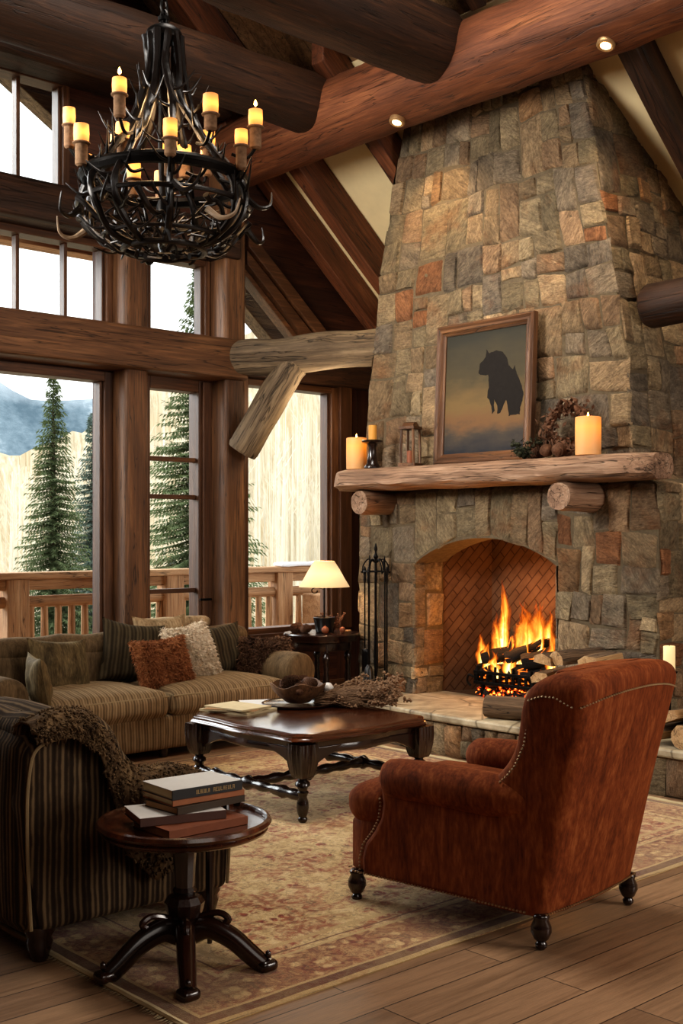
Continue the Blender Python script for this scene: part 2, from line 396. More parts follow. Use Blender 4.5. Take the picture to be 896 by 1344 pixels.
    def grid(s, fn, nu, nv, grain=None, col=None, close_u=False):
        vs = [fn(i / nu, j / nv) for j in range(nv + 1) for i in range(nu + 1)]
        fs = [(j * (nu + 1) + i, j * (nu + 1) + i + 1, (j + 1) * (nu + 1) + i + 1, (j + 1) * (nu + 1) + i) for j in range(nv) for i in range(nu)]
        g = [grain(i / nu, j / nv) for j in range(nv + 1) for i in range(nu + 1)] if grain else None
        return s.add(vs, fs, g, col)
    def rbox(s, c, size, r, n=8, puff=(0, 0, 0), M=None, nz=0, fn=None):
        """rounded box with optional puffed faces"""
        h = [d / 2 for d in size]; vs = []; fs = []; idx = {}
        def key(p): return tuple(round(q, 5) for q in p)
        for ax in range(3):
            for sg in (-1, 1):
                ids = []
                for j in range(n + 1):
                    row = []
                    for i in range(n + 1):
                        p = [0, 0, 0]; p[ax] = sg; p[(ax + 1) % 3] = -1 + 2 * i / n; p[(ax + 2) % 3] = -1 + 2 * j / n
                        kk = key(p)
                        if kk not in idx:
                            idx[kk] = len(vs)
                            # concentrate samples towards the edges
                            q = [math.copysign(1 - (1 - abs(t)) ** 1.35, t) * hh for t, hh in zip(p, h)]
                            core = [max(-hh + r, min(hh - r, t)) for t, hh in zip(q, h)]
                            d = Vector(q) - Vector(core)
                            # push every point on to the rounded surface
                            if d.length > 1e-7: v = Vector(core) + d.normalized() * r
                            else: v = Vector(q)
                            for a2 in range(3):
                                o1, o2 = (a2 + 1) % 3, (a2 + 2) % 3
                                w = (1 - min(1, abs(p[o1])) ** 2.2) * (1 - min(1, abs(p[o2])) ** 2.2)
                                if abs(p[a2]) > .999: v[a2] += math.copysign(puff[a2] * w, p[a2])
                            if nz: v += nz * noise.noise_vector(v * 6 + Vector((c[0] * 9, c[1] * 7, c[2] * 5)))
                            if fn: v = fn(v, p)
                            v = v + Vector(c)
                            if M is not None: v = M @ v
                            vs.append(v)
                        row.append(idx[kk])
                    ids.append(row)
                for j in range(n):
                    for i in range(n):
                        q = (ids[j][i], ids[j][i + 1], ids[j + 1][i + 1], ids[j + 1][i])
                        fs.append(q if sg > 0 else tuple(reversed(q)))
        return s.add(vs, fs)
    def xf(s, M):
        s.v = [tuple(M @ Vector(p)) for p in s.v]; return s
    def build(s, name, mat, parent=None, smooth=False, bevel=0, seg=2, loc=None, rot=None, angle=35, kind=None, label=None):
        me = bpy.data.meshes.new(name); me.from_pydata(s.v, [], s.f); me.update()
        a = me.attributes.new('grain', 'FLOAT_VECTOR', 'POINT'); a.data.foreach_set('vector', [q for p in s.g for q in p])
        c = me.color_attributes.new('Col', 'FLOAT_COLOR', 'POINT'); c.data.foreach_set('color', [q for p in s.c for q in p])
        bm = bmesh.new(); bm.from_mesh(me); bmesh.ops.delete(bm, geom=[q for q in bm.verts if not q.link_faces], context='VERTS'); bmesh.ops.recalc_face_normals(bm, faces=bm.faces[:]); bm.to_mesh(me); bm.free()
        if mat is not None:
            for m_ in (mat if isinstance(mat, (list, tuple)) else [mat]): me.materials.append(m_)
        if smooth:
            me.polygons.foreach_set('use_smooth', [True] * len(me.polygons))
            if angle < 180:
                try: me.set_sharp_from_angle(angle=math.radians(angle))
                except Exception: pass
        ob = bpy.data.objects.new(name, me); COL.objects.link(ob)
        if bevel:
            b = ob.modifiers.new('Bevel', 'BEVEL'); b.width = bevel; b.segments = seg; b.limit_method = 'ANGLE'; b.angle_limit = math.radians(40)
        if parent is not None: ob.parent = parent
        if loc is not None: ob.location = loc
        if rot is not None: ob.rotation_euler = rot
        if kind: ob['kind'] = kind
        if label: ob['label'] = label
        return ob

def tag(o, label, cat, group=None, kind=None):
    o['label'] = label; o['category'] = cat
    if group: o['group'] = group
    if kind: o['kind'] = kind
    return o
def thing(name, label, cat, loc=(0, 0, 0), rotz=0, group=None, kind=None):
    o = bpy.data.objects.new(name, None); COL.objects.link(o); o.empty_display_size = .1
    o.location = loc; o.rotation_euler = (0, 0, rotz)
    return tag(o, label, cat, group, kind)
def copy_tree(o, parent=None):
    kids = list(o.children); c = o.copy(); COL.objects.link(c)
    if parent is not None: c.parent = parent
    for k in kids: copy_tree(k, c)
    return c
def struct(name, mb, mat, **kw):
    return mb.build(name, mat, kind='structure', **kw)
def path(fn, n): return [fn(i / n) for i in range(n + 1)]
def bez(p, n=12):
    p = [Vector(q) for q in p]; out = []
    for i in range(n + 1):
        t = i / n; q = p[:]
        while len(q) > 1: q = [q[k].lerp(q[k + 1], t) for k in range(len(q) - 1)]
        out.append(q[0])
    return out
def spline(p, n=6):
    p = [Vector(q) for q in p]; out = []
    for i in range(len(p) - 1):
        a, b, c, d = p[max(i - 1, 0)], p[i], p[i + 1], p[min(i + 2, len(p) - 1)]
        for k in range(n):
            t = k / n
            out.append(.5 * ((2 * b) + (c - a) * t + (2 * a - 5 * b + 4 * c - d) * t * t + (3 * b - a - 3 * c + d) * t ** 3))
    out.append(p[-1]); return out
def log(a, b, r, name, mat, n=18, seg=24, wob=.14, parent=None, r2=None, ell=1.0, bend=.01, hexcut=0, **kw):
    a, b = Vector(a), Vector(b); r2 = r2 or r
    sd = U(0, 40); pts = []; rr = []
    for i in range(seg + 1):
        t = i / seg; p = a.lerp(b, t) + bend * noise.noise_vector(Vector((sd, t * 3, 0)))
        pts.append(p); rr.append(r + (r2 - r) * t)
    rr[0] *= .9; rr[-1] *= .9
    pts[0] = a.lerp(b, 0); pts.insert(1, a.lerp(b, .02 / max((b - a).length, .05))); rr.insert(1, r)
    pts.insert(-1, a.lerp(b, 1 - .02 / max((b - a).length, .05))); rr.insert(-1, r2)
    return MB().tube(pts, rr, n, wob, ell).build(name, mat, parent, True, angle=50, **kw)
# ================================================================== THE SETTING
def ceil_z(x): return 11.0 - .85 * x
FLOOR = struct('floor', MB().box(-3, 8.4, -3, 8.95, -.12, 0), MT['floor'])
# --- gable wall with the window openings
GW = wood('gable_wall_wood', srgb(40, 23, 15), srgb(72, 41, 27), srgb(104, 62, 40), .6, .3, .06, 50)
w = MB(); Y0, Y1 = 8.74, 8.92
def wp(*pts): w.prism(pts, 1, Y0, Y1, 0)
def wr(x0, x1, z0, z1): w.box(x0, x1, Y0, Y1, z0, z1)
wp((-3, 0), (1.2, 0), (1.2, 7.5), (-3, 3.9))
wr(1.2, 5.62, 0, .55); wr(1.2, 6.69, 2.98, 3.34); wr(1.2, 6.69, 4.08, 4.39)
wr(5.2, 5.62, .55, 2.98); wr(5.2, 5.62, 3.34, 4.08); wr(6.26, 6.69, 3.34, 4.08); wr(6.42, 6.69, 0, 2.98)
wp((4.84, 4.39), (6.69, 4.39), (6.69, ceil_z(6.69) + .02), (4.84, ceil_z(4.84) + .02))
wp((1.2, 5.35), (4.84, 5.35), (4.84, ceil_z(4.84) + .02), (2.65, 8.77), (1.2, 7.5))
wr(7.86, 8.4, 0, 3.34); wr(6.69, 7.86, 0, .66); wr(6.69, 7.86, 3.06, 3.34)
wp((6.69, 4.25), (7.76, 3.34), (8.4, 3.34), (8.4, ceil_z(8.4) + .02), (6.69, ceil_z(6.69) + .02))
struct('wall_back', w, GW)
WALL = wood('side_wall_boards', srgb(50, 34, 23), srgb(88, 62, 42), srgb(120, 88, 60), .7, .3, .05)
struct('wall_right', MB().box(8.3, 8.45, -3, 8.92, 0, 3.95), WALL)
struct('wall_left', MB().box(-3.15, -3, -3, 8.92, 0, 3.95), WALL)
struct('wall_front', MB().prism([(-3, 0), (8.3, 0), (8.3, 3.95), (2.65, 8.75), (-3, 3.95)], 1, -3.15, -3, 2), WALL)
# --- ceiling: boards above the purlin, cream plaster below it
cb = MB(); x = 2.65
for i in range(78):          # boards running down the slope
    ya = -3 + i * .155; off = U(0, .012)
    cb.prism([(2.65, ceil_z(2.65) + off), (6.52, ceil_z(6.52) + off), (6.52, ceil_z(6.52) + .08), (2.65, ceil_z(2.65) + .08)], 1, ya + .003, ya + .152, 0)
cb.prism([(2.65, 8.75), (2.65, 8.85), (-3.1, 3.96), (-3.1, 3.86)], 1, -3, 8.95, 0)
struct('ceiling', cb, MT['plank'])
pl = MB().prism([(6.52, ceil_z(6.52)), (8.45, ceil_z(8.45)), (8.45, ceil_z(8.45) + .08), (6.52, ceil_z(6.52) + .08)], 1, -3, 8.95, 0)
struct('ceiling', pl, MT['plaster'])
# --- windows and door
def window(name, x0, x1, z0, z1, mx=(), mz=(), fw=.07, mw=.034, left=True, poly=None, right_fw=None):
    e = bpy.data.objects.new(name, None); COL.objects.link(e); e.location = ((x0 + x1) / 2, 8.8, z0); e['kind'] = 'structure'
    cx, cy, cz = e.location
    f = MB(); r = right_fw or fw
    f.box(x0 - cx, x0 + fw - cx, -.10, .08, 0, z1 - cz); f.box(x1 - r - cx, x1 - cx, -.10, .08, 0, z1 - cz)
    f.box(x0 + fw - cx, x1 - r - cx, -.10, .08, 0, fw); f.box(x0 + fw - cx, x1 - r - cx, -.10, .08, z1 - fw - cz, z1 - cz)
    f.box(x0 - cx + fw, x0 - cx + fw + .025, -.06, .05, fw, z1 - cz - fw); f.box(x1 - cx - r - .025, x1 - cx - r, -.06, .05, fw, z1 - cz - fw)
    f.build('window_frame', MT['trimw'], e, bevel=.006)
    for m in mx: MB().box(m - mw / 2 - cx, m + mw / 2 - cx, -.04, .04, fw, z1 - cz - fw).build('muntin', MT['trimw'], e, bevel=.004)
    for m in mz: MB().box(x0 + fw - cx, x1 - r - cx, -.04, .04, m - mw / 2 - cz, m + mw / 2 - cz).build('muntin', MT['trimw'], e, bevel=.004)
    MB().box(x0 + fw * .5 - cx, x1 - r * .5 - cx, -.004, .004, fw * .5, z1 - cz - fw * .5).build('pane', MT['glass'], e)
    return e
window('window_1', 3.1, 5.27, .55, 2.98, (), (), .08)
window('window_extra_2', 1.2, 3.0, .55, 2.98, (), (), .08)  # unseen window added to let in more daylight
window('window_3', 3.3, 5.27, 3.34, 4.08, (3.86, 4.425, 4.855), (), .06, .03)
window('window_extra_4', 1.2, 3.24, 3.34, 4.08, (1.8, 2.5), (), .06, .03)  # unseen transom, added as an extra opening for light
window('window_5', 5.6, 6.28, 3.34, 4.08, (), (), .05)
window('window_6', 3.3, 4.86, 4.39, 5.35, (3.86, 4.43), (), .06, .032)
window('window_extra_7', 1.2, 3.24, 4.39, 5.35, (1.8, 2.5), (), .06, .032)  # unseen upper window, also put in to bring light
window('window_8', 6.66, 7.88, .66, 3.06, (), (), .06, right_fw=.12)
# triangular gable light under the rake
e = bpy.data.objects.new('window_9', None); COL.objects.link(e); e.location = (6.69, 8.8, 3.34); e['kind'] = 'structure'
tri = MB(); tri.prism([(0, .91), (1.07, 0), (.9, 0), (0, .78)], 1, -.12, .06, 0); tri.prism([(0, .76), (.88, 0), (.8, 0), (0, .7)], 1, -.07, .06, 0)
tri.build('window_frame', MT['trimw'], e, bevel=.006)
MB().prism([(0, 0), (1.0, 0), (0, .86)], 1, -.004, .004, 0).build('pane', MT['glass'], e)
# french door
d = bpy.data.objects.new('door_1', None); COL.objects.link(d); d.location = (6.0, 8.8, 0); d['kind'] = 'structure'
f = MB(); f.box(-.40, -.345, -.08, .08, 0, 3.0); f.box(.17, .42, -.08, .08, 0, 3.0); f.box(-.345, .17, -.08, .08, 2.885, 3.0); f.box(-.345, .17, -.08, .08, 0, .42)
f.box(.20, .30, -.11, -.08, 0, 2.98); f.box(.34, .42, -.12, -.08, 0, 2.99)
f.build('door_frame', MT['trimw'], d, bevel=.008)
for m in (2.275, 1.94, 1.1): MB().box(-.345, .17, -.03, .03, m - .02, m + .02).build('muntin', MT['trimw'], d, bevel=.004)
MB().box(-.36, .2, -.004, .004, .4, 2.9).build('pane', MT['glass'], d)
MB().tube([(.24, -.13, 1.02), (.24, -.17, 1.02), (.12, -.17, 1.02)], .011, 8).build('door_handle', MT['iron'], d, True)
# sills and small trims
struct('trim_1', MB().box(6.69, 7.88, 8.64, 8.75, .62, .67), MT['trimw'], bevel=.006)
struct('trim_2', MB().box(1.2, 5.26, 8.62, 8.75, .5, .56), MT['trimw'], bevel=.006)
struct('trim_3', MB().box(7.84, 8.0, 8.66, 8.75, .67, 3.34), MT['trimw'], bevel=.01)
struct('trim_4', MB().box(6.69, 8.3, 8.6, 8.75, 3.07, 3.3), MT['beam'], bevel=.02)
struct('trim_5', MB().prism([(6.69, 4.45), (7.95, 3.36), (7.78, 3.36), (6.69, 4.28)], 1, 8.66, 8.75, 0), MT['trimw'], bevel=.01)
struct('baseboard_back', MB().box(-3, 8.3, 8.7, 8.74, 0, .16), MT['trimw'])

# ================================================================== TIMBER FRAME
def post(x0, x1, z1, label, y0=8.5):
    m = MB(); n = 14
    for i in range(n):
        pass
    m.box(x0, x1, y0, 8.76, 0, z1)
    o = m.build('timber_post', MT['post'], bevel=.035, seg=3)
    return tag(o, label, 'post', 'posts of the window wall')
post(5.27, 5.50, 4.08, 'thick square timber post left of the narrow glazed door')
post(6.29, 6.525, 4.9, 'timber post carrying the diagonal log brace, right of the glazed door', 8.48)
post(3.0, 3.3, 5.4, 'square timber post at the far left of the big windows')
o = MB().box(-3, 6.5, 8.40, 8.76, 2.99, 3.35).build('timber_beam', MT['post'], bevel=.03, seg=3)
tag(o, 'long squared timber beam crossing the window wall between lower and upper windows', 'beam')
o = MB().box(-3, 6.45, 8.44, 8.76, 4.08, 4.4).build('timber_beam', MT['beam'], bevel=.03, seg=3)
tag(o, 'dark squared timber beam crossing above the transom windows behind the chandelier', 'beam')
o = MB().box(-3, 6.3, 8.36, 8.74, 5.3, 5.75).build('timber_beam', MT['beam'], bevel=.05, seg=3)
tag(o, 'dark timber plate along the top of the highest windows', 'beam')
tag(log((6.5, 8.7, 5.06), (6.5, -2.9, 5.09), .29, 'log_beam', MT['purlin'], 28, 60, .07, bend=.03), 'massive reddish log purlin crossing in front of the chimney top, with recessed lights', 'beam', 'roof logs')
tag(log((-2.95, 7.35, 5.13), (6.42, 7.35, 5.16), .24, 'log_beam', MT['beam'], 26, 50, .06, bend=.03), 'dark round tie log behind the chandelier chain, ending at the purlin', 'beam', 'roof logs')
tag(log((-2.95, 5.9, 5.15), (6.32, 5.9, 5.18), .27, 'log_beam', MT['beam'], 26, 50, .06, bend=.03), 'dark round tie log at the top edge, meeting the purlin above the mantel', 'beam', 'roof logs')
tag(log((6.36, 8.6, 3.18), (7.24, 7.12, 3.24), .165, 'log_beam', MT['greylog'], 24, 40, .14, bend=.03), 'weathered grey log joining the window post to the chimney side', 'beam', 'roof logs')
tag(log((7.22, 4.72, 3.22), (7.12, -2.9, 3.22), .155, 'log_beam', MT['beam'], 24, 40, .1, bend=.02), 'dark log running out from the right side of the chimney', 'beam', 'roof logs')
tag(log((6.42, 8.42, 2.35), (6.68, 8.0, 3.10), .14, 'log_brace', MT['greylog'], 20, 20, .12, bend=.02), 'weathered diagonal log brace between post and grey log', 'brace')
# recessed lights in the purlin
def puck(p, label):
    p = Vector(p); ax = Vector((6.5, p.y, 5.07)); nrm = (p - ax); nrm.y = 0; nrm.normalize()
    t = thing('recessed_light', label, 'light', ax + nrm * .30, 0, 'recessed lights in the purlin')
    q = nrm.to_track_quat('Z', 'Y'); t.rotation_mode = 'QUATERNION'; t.rotation_quaternion = q
    MB().lathe([(.035, .012), (.05, .02), (.062, .012), (.062, -.02)], n=20).build('trim_ring', plain('light_ring', srgb(196, 160, 116), .4, .6), t, True)
    MB().lathe([(.002, .016), (.036, .014), (.036, -.01)], n=18).build('lens', emit('downlight_lens', srgb(255, 214, 150), 7), t, True)
    l = bpy.data.lights.new('downlight', 'SPOT'); l.energy = 60; l.color = (1, .72, .42); l.spot_size = 1.75; l.spot_blend = .7; l.shadow_soft_size = .04
    lo = bpy.data.objects.new('downlight', l); COL.objects.link(lo); lo.location = t.location + nrm * .06
    lo.rotation_euler = Vector((.55, 0, -1)).to_track_quat('-Z', 'Y').to_euler()
puck((6.40, 6.42, 4.79), 'small round recessed light glowing in the purlin left of the chimney top')
puck((6.40, 4.50, 4.79), 'small round recessed light glowing in the purlin above the chimney corner')
# rafters
def rafter(y, x1, label, mat='beam', dz=.33, x0=2.75):
    m = MB(); n = 16; top = []; bot = []; sd = U(0, 90)
    for i in range(n + 1):
        x = x0 + (x1 - x0) * i / n; j = .012 * noise.noise(Vector((sd, x * 3, 0)))
        top.append((x, ceil_z(x) - .004)); bot.append((x, ceil_z(x) - dz + j))
    m.prism(top + bot[::-1], 1, y - .075, y + .075, 0)
    o = m.build('rafter', MT[mat], bevel=.012)
    # grain follows the slope
    a = o.data.attributes['grain']; k = U(0, 9)
    vals = []
    for v in o.data.vertices: vals += [v.co.y + k, v.co.z * .76 + v.co.x * .65 + k, v.co.x * .76 - v.co.z * .65]
    a.data.foreach_set('vector', vals)
    return tag(o, label, 'rafter', 'rafters under the roof slope')
rafter(8.62, 8.28, 'rough rafter closest to the window wall, above the triangular window', 'purlin', x0=6.34)
rafter(8.08, 8.28, 'rough rafter second from the window wall, over the cream ceiling', 'purlin', .40)
rafter(7.13, 8.0, 'rough rafter next to the left edge of the chimney top', 'purlin', x0=6.2)
rafter(4.62, 8.28, 'dark rafter just right of the chimney top', 'beam')
rafter(6.4, 6.3, 'short rafter showing between the two round tie logs above the purlin', 'beam')
rafter(5.5, 6.3, 'rafter above the round tie log at the top edge, mostly hidden by it', 'beam')
rafter(3.9, 8.28, 'dark rafter farthest right, beyond the chimney', 'beam')

# ================================================================== OUTSIDE
struct('trim_7', MB().box(1.5, 5.7, 9.55, 9.75, 4.17, 4.62), MT['deckw'], bevel=.01)
struct('trim_8', MB().prism([(3.6, 6.08), (5.7, 4.82), (5.7, 5.6), (3.6, 6.9)], 1, 9.25, 9.45, 0), MT['greylog'], bevel=.01)
struct('trim_6', MB().prism([(6.0, 5.28), (7.75, 3.79), (7.75, 3.31), (6.0, 4.80)], 1, 9.25, 9.45, 0), MT['greylog'], bevel=.01)
struct('deck_floor', MB().box(-4, 16, 9.0, 11.4, -.16, -.04), MT['deckw'])
rl = thing('deck_railing', 'wooden deck railing with plank top rail outside the windows', 'railing', (7, 11, -.04))
m = MB(); m.box(-7, 6, -.12, .12, 1.19, 1.26); m.box(-7, 6, -.05, .05, 1.08, 1.19); m.build('top_rail', MT['deckw'], rl, bevel=.01)
for z, r_ in ((.96, .06), (.2, .05)): MB().tube([(-7 + 13 * i / 20, 0, z) for i in range(21)], r_, 12, .1).build('rail', MT['deckw'], rl, True)
for x in (-3.5, -1.48, .4, 1.98, 4.2): MB().box(x - .12, x + .12, -.1, .1, 0, 1.2).build('rail_post', MT['deckw'], rl, bevel=.015)
for i in range(62):
    x = -4.4 + i * .155
    if min(abs(x - q) for q in (-3.5, -1.48, .4, 1.98, 4.2)) < .14: continue
    MB().tube([(x, 0, .2), (x, 0, .55), (x, 0, .96)], [.036, .042, .036], 8, .1).build('baluster', MT['deckw'], rl, True)
m = MB(); m.prism([(-.35, 0), (.35, 0), (.3, .07), (-.3, .07)], 0, -.1, 2.2, 0)
# flat snow on the far rail of the deck
o = MB().rbox((9.35, 10.95, 1.245), (.9, .2, .05), .02, 6, nz=.01).build('snow_cap', MT['snow'], None, True); tag(o, 'thin snow lying on the deck top rail seen through the right window', 'snow', kind='stuff')
o = MB().box(9.1, 10.4, 10.2, 10.75, -.04, .9).build('deck_bench', MT['deckw'], bevel=.02); tag(o, 'pale wooden bench box on the deck seen through the right window', 'bench')
GM = plain('meadow_ground', srgb(196, 184, 156), .95, 0, .1, .4, .5, 0)
struct('ground', MB().grid(lambda u, v: Vector((-60 + 260 * u, 11.6 + 70 * v, -4.6 + 1.2 * noise.noise(Vector((u * 8, v * 4, 0))))), 40, 16), GM, smooth=True)
def forestmat():
    M = Mat('aspen_hillside'); o = M.obj()
    s1 = M.noise(M.map(o, (1, 1, .05)), 1.9, 5, .75); s2 = M.noise(M.map(o, (1, 1, .02)), 5.5, 3, .7)
    n = M.noise(o, .16, 4, .6)
    c = M.ramp(M.math('ADD', M.math('MULTIPLY', s1, .55), M.math('MULTIPLY', s2, .45)), [(.32, srgb(166, 150, 124)), (.5, srgb(214, 202, 178)), (.64, srgb(240, 234, 220))])
    c = M.mix(M.math('MULTIPLY', M.ramp(n, [(.45, (0, 0, 0)), (.7, (1, 1, 1))]), .35), c, srgb(222, 192, 146))
    M.bsdf(c, 1, 0, 0); return M.m
prof = [(-60, 2), (10, 3), (30, 5.5), (39, 7.0), (47, 9.8), (51, 13.5), (60, 18.5), (75, 22), (110, 24), (200, 26)]
def top_at(x):
    for (a, za), (b, zb) in zip(prof, prof[1:]):
        if x <= b: return za + (zb - za) * (x - a) / (b - a)
    return prof[-1][1]
def hill(u, v):
    x = -60 + 260 * u; t = top_at(x) + 1.0 * noise.noise(Vector((x * .35, 3, 0))) + .8 * noise.noise(Vector((x * 1.3, 7, 0)))
    z = -6 + (t + 6) * v; return Vector((x, 78 + 3.5 * v + .6 * noise.noise(Vector((x * .5, v * 5, 0))), z))
struct('hillside', MB().grid(hill, 300, 16), forestmat(), smooth=True)
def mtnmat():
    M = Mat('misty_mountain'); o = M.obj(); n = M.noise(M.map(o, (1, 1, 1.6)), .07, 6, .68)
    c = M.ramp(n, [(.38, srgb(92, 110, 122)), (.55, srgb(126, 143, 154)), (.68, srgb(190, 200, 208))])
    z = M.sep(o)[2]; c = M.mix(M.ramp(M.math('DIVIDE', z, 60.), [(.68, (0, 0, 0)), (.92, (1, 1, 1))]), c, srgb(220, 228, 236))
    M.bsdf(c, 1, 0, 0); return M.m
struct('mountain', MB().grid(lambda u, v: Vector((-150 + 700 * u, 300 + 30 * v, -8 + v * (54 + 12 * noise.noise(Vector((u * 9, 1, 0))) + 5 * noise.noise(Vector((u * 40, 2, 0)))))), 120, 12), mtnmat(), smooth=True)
# pale aspen trunks in front of the hillside: nobody could count them
asp = MB()
for i in range(420):
    x = U(20, 92); y = U(48, 76); h = U(9, 17); r = U(.05, .12); lean = U(-.4, .4); h = min(h, 5 + top_at(x * 78 / y) * y / 78 * .95)
    asp.tube([(x, y, -5), (x + lean * .5, y, -5 + h * .5), (x + lean, y, -5 + h)], [r, r * .8, r * .25], 5)
    for k in range(5):
        z = -5 + h * U(.45, .95); a = U(0, 2 * PI); L = U(.6, 1.6)
        asp.tube([(x + lean * .8, y, z), (x + lean * .8 + math.cos(a) * L * .5, y + math.sin(a) * L * .5, z + L * .8)], [r * .4, r * .1], 3, caps=False)
am = plain('aspen_bark', srgb(236, 228, 210), .9, 0, .1, .35, .8, 0)
tag(asp.build('aspen_forest', am, None, True), 'bare pale aspen trunks massed on the hillside', 'forest', 'aspens', kind='stuff')

def spruce(x, y, z, h, rad, mat, label, seed):
    random.seed(seed)
    t = thing('spruce_tree', label, 'tree', (x, y, z), U(0, 6), 'spruces beyond the deck')
    MB().tube([(0, 0, 0), (0, 0, h * .5), (0, 0, h * .99)], [h * .018, h * .011, .01], 8).build('trunk', MT['trunk'], t, True)
    m = MB(); n = int(h * 8.5)
    for i in range(n):
        f = (i + .5) / n; zz = h * (.06 + .935 * f); L0 = rad * (1 - f) ** .85 + .06
        for k in range(int(11 + 9 * (1 - f))):
            a = U(0, 2 * PI); L = L0 * U(.6, 1.12); dr = -.22 - .25 * (1 - f) + (.35 if f > .85 else 0)
            ca, sa = math.cos(a), math.sin(a); z0 = zz + U(-.3, .3) * (1 - f)
            ns = max(3, int(L / .11))
            for s in range(ns):
                q = (s + .6) / ns; d = L * q; px, py = ca * d, sa * d; pz = z0 + dr * d + .16 * d * q
                ww = .20 * (1.12 - q) * L ** .5 + .05
                for sd in (-1, 1):
                    tx, ty = px - sa * sd * ww + ca * .12, py + ca * sd * ww + sa * .12
                    m.add([(px - ca * .035, py - sa * .035, pz), (px + ca * .06, py + sa * .06, pz - .02), (tx, ty, pz - .04 - U(0, .12))], [(0, 1, 2)])
                if s == ns - 1: m.add([(px - sa * .04, py + ca * .04, pz), (px + sa * .04, py - ca * .04, pz), (px + ca * .2, py + sa * .2, pz + .03)], [(0, 1, 2)])
    m.build('foliage', mat, t)
spruce(21.65, 40, -4.6, 12.4, 2.0, MT['needle'], 'tall green spruce seen through the big lower window', 3)
spruce(24.5, 42, -4.6, 11.2, 1.9, MT['needle2'], 'bluish spruce half hidden behind the post beside the big window', 4)
spruce(21.2, 30, -4.6, 14.6, 2.9, MT['needle'], 'large pale green spruce seen through the glazed door', 5)
spruce(31, 46, -4.6, 5.2, 1.3, MT['needle2'], 'small spruce low behind the deck rail in the right window', 6)
spruce(18.0, 38, -4.6, 6.0, 1.6, MT['needle2'], 'short bluish spruce low at the left of the big window', 8)
random.seed(21)

# ================================================================== FIREPLACE
FP = thing('stone_fireplace', 'massive tapering fieldstone fireplace with arched firebox, log mantel and raised hearth', 'fireplace', (6.9, 6, 0))
def B(mb, name, mat, parent=None, **kw):      # world coordinates in, child of FP out
    p = parent or FP; wl = p.matrix_world.translation if p is not FP else Vector((6.9, 6, 0))
    mb.xf(Matrix.Translation(-Vector((6.9, 6, 0)))); return mb.build(name, mat, p, **kw)
SEC = [(0, 6.9, 4.43, 7.38), (1.95, 6.9, 4.43, 7.38), (2.02, 6.93, 4.66, 7.37), (2.8, 6.97, 4.72, 7.33), (3.75, 6.98, 4.90, 7.20), (5.05, 6.99, 5.13, 6.92), (5.7, 7.02, 5.22, 6.8)]
def sec(z):
    for a, b in zip(SEC, SEC[1:]):
        if z <= b[0]:
            t = (z - a[0]) / (b[0] - a[0]); return tuple(a[i] + (b[i] - a[i]) * t for i in (1, 2, 3))
    return SEC[-1][1:]
PAL = [((168, 148, 122), 6), ((150, 138, 122), 4), ((160, 146, 122), 5), ((164, 120, 90), 1.2), ((184, 166, 138), 3), ((134, 125, 114), 2.5), ((162, 138, 114), 4), ((148, 136, 114), 3), ((172, 140, 108), 1.2)]
def stone_col(z=1):
    cs = [c for c, k in PAL]; ks = [k for c, k in PAL]
    c = random.choices(cs, ks)[0]; f = U(.86, 1.1)
    return srgb(*[min(255, q * f) for q in c])
def bsp(u0, u1, v0, v1, out, mw=.34, mh=.36, asp=1.0):
    w, h = u1 - u0, v1 - v0
    tw, th = U(.55, 1.15) * mw, U(.5, 1.15) * mh
    if w > tw and (w / tw >= h / th or h <= th):
        k = u0 + w * U(.34, .66); bsp(u0, k, v0, v1, out, mw, mh); bsp(k, u1, v0, v1, out, mw, mh)
    elif h > th:
        k = v0 + h * U(.34, .66); bsp(u0, u1, v0, k, out, mw, mh); bsp(u0, u1, k, v1, out, mw, mh)
    else: out.append((u0, u1, v0, v1))
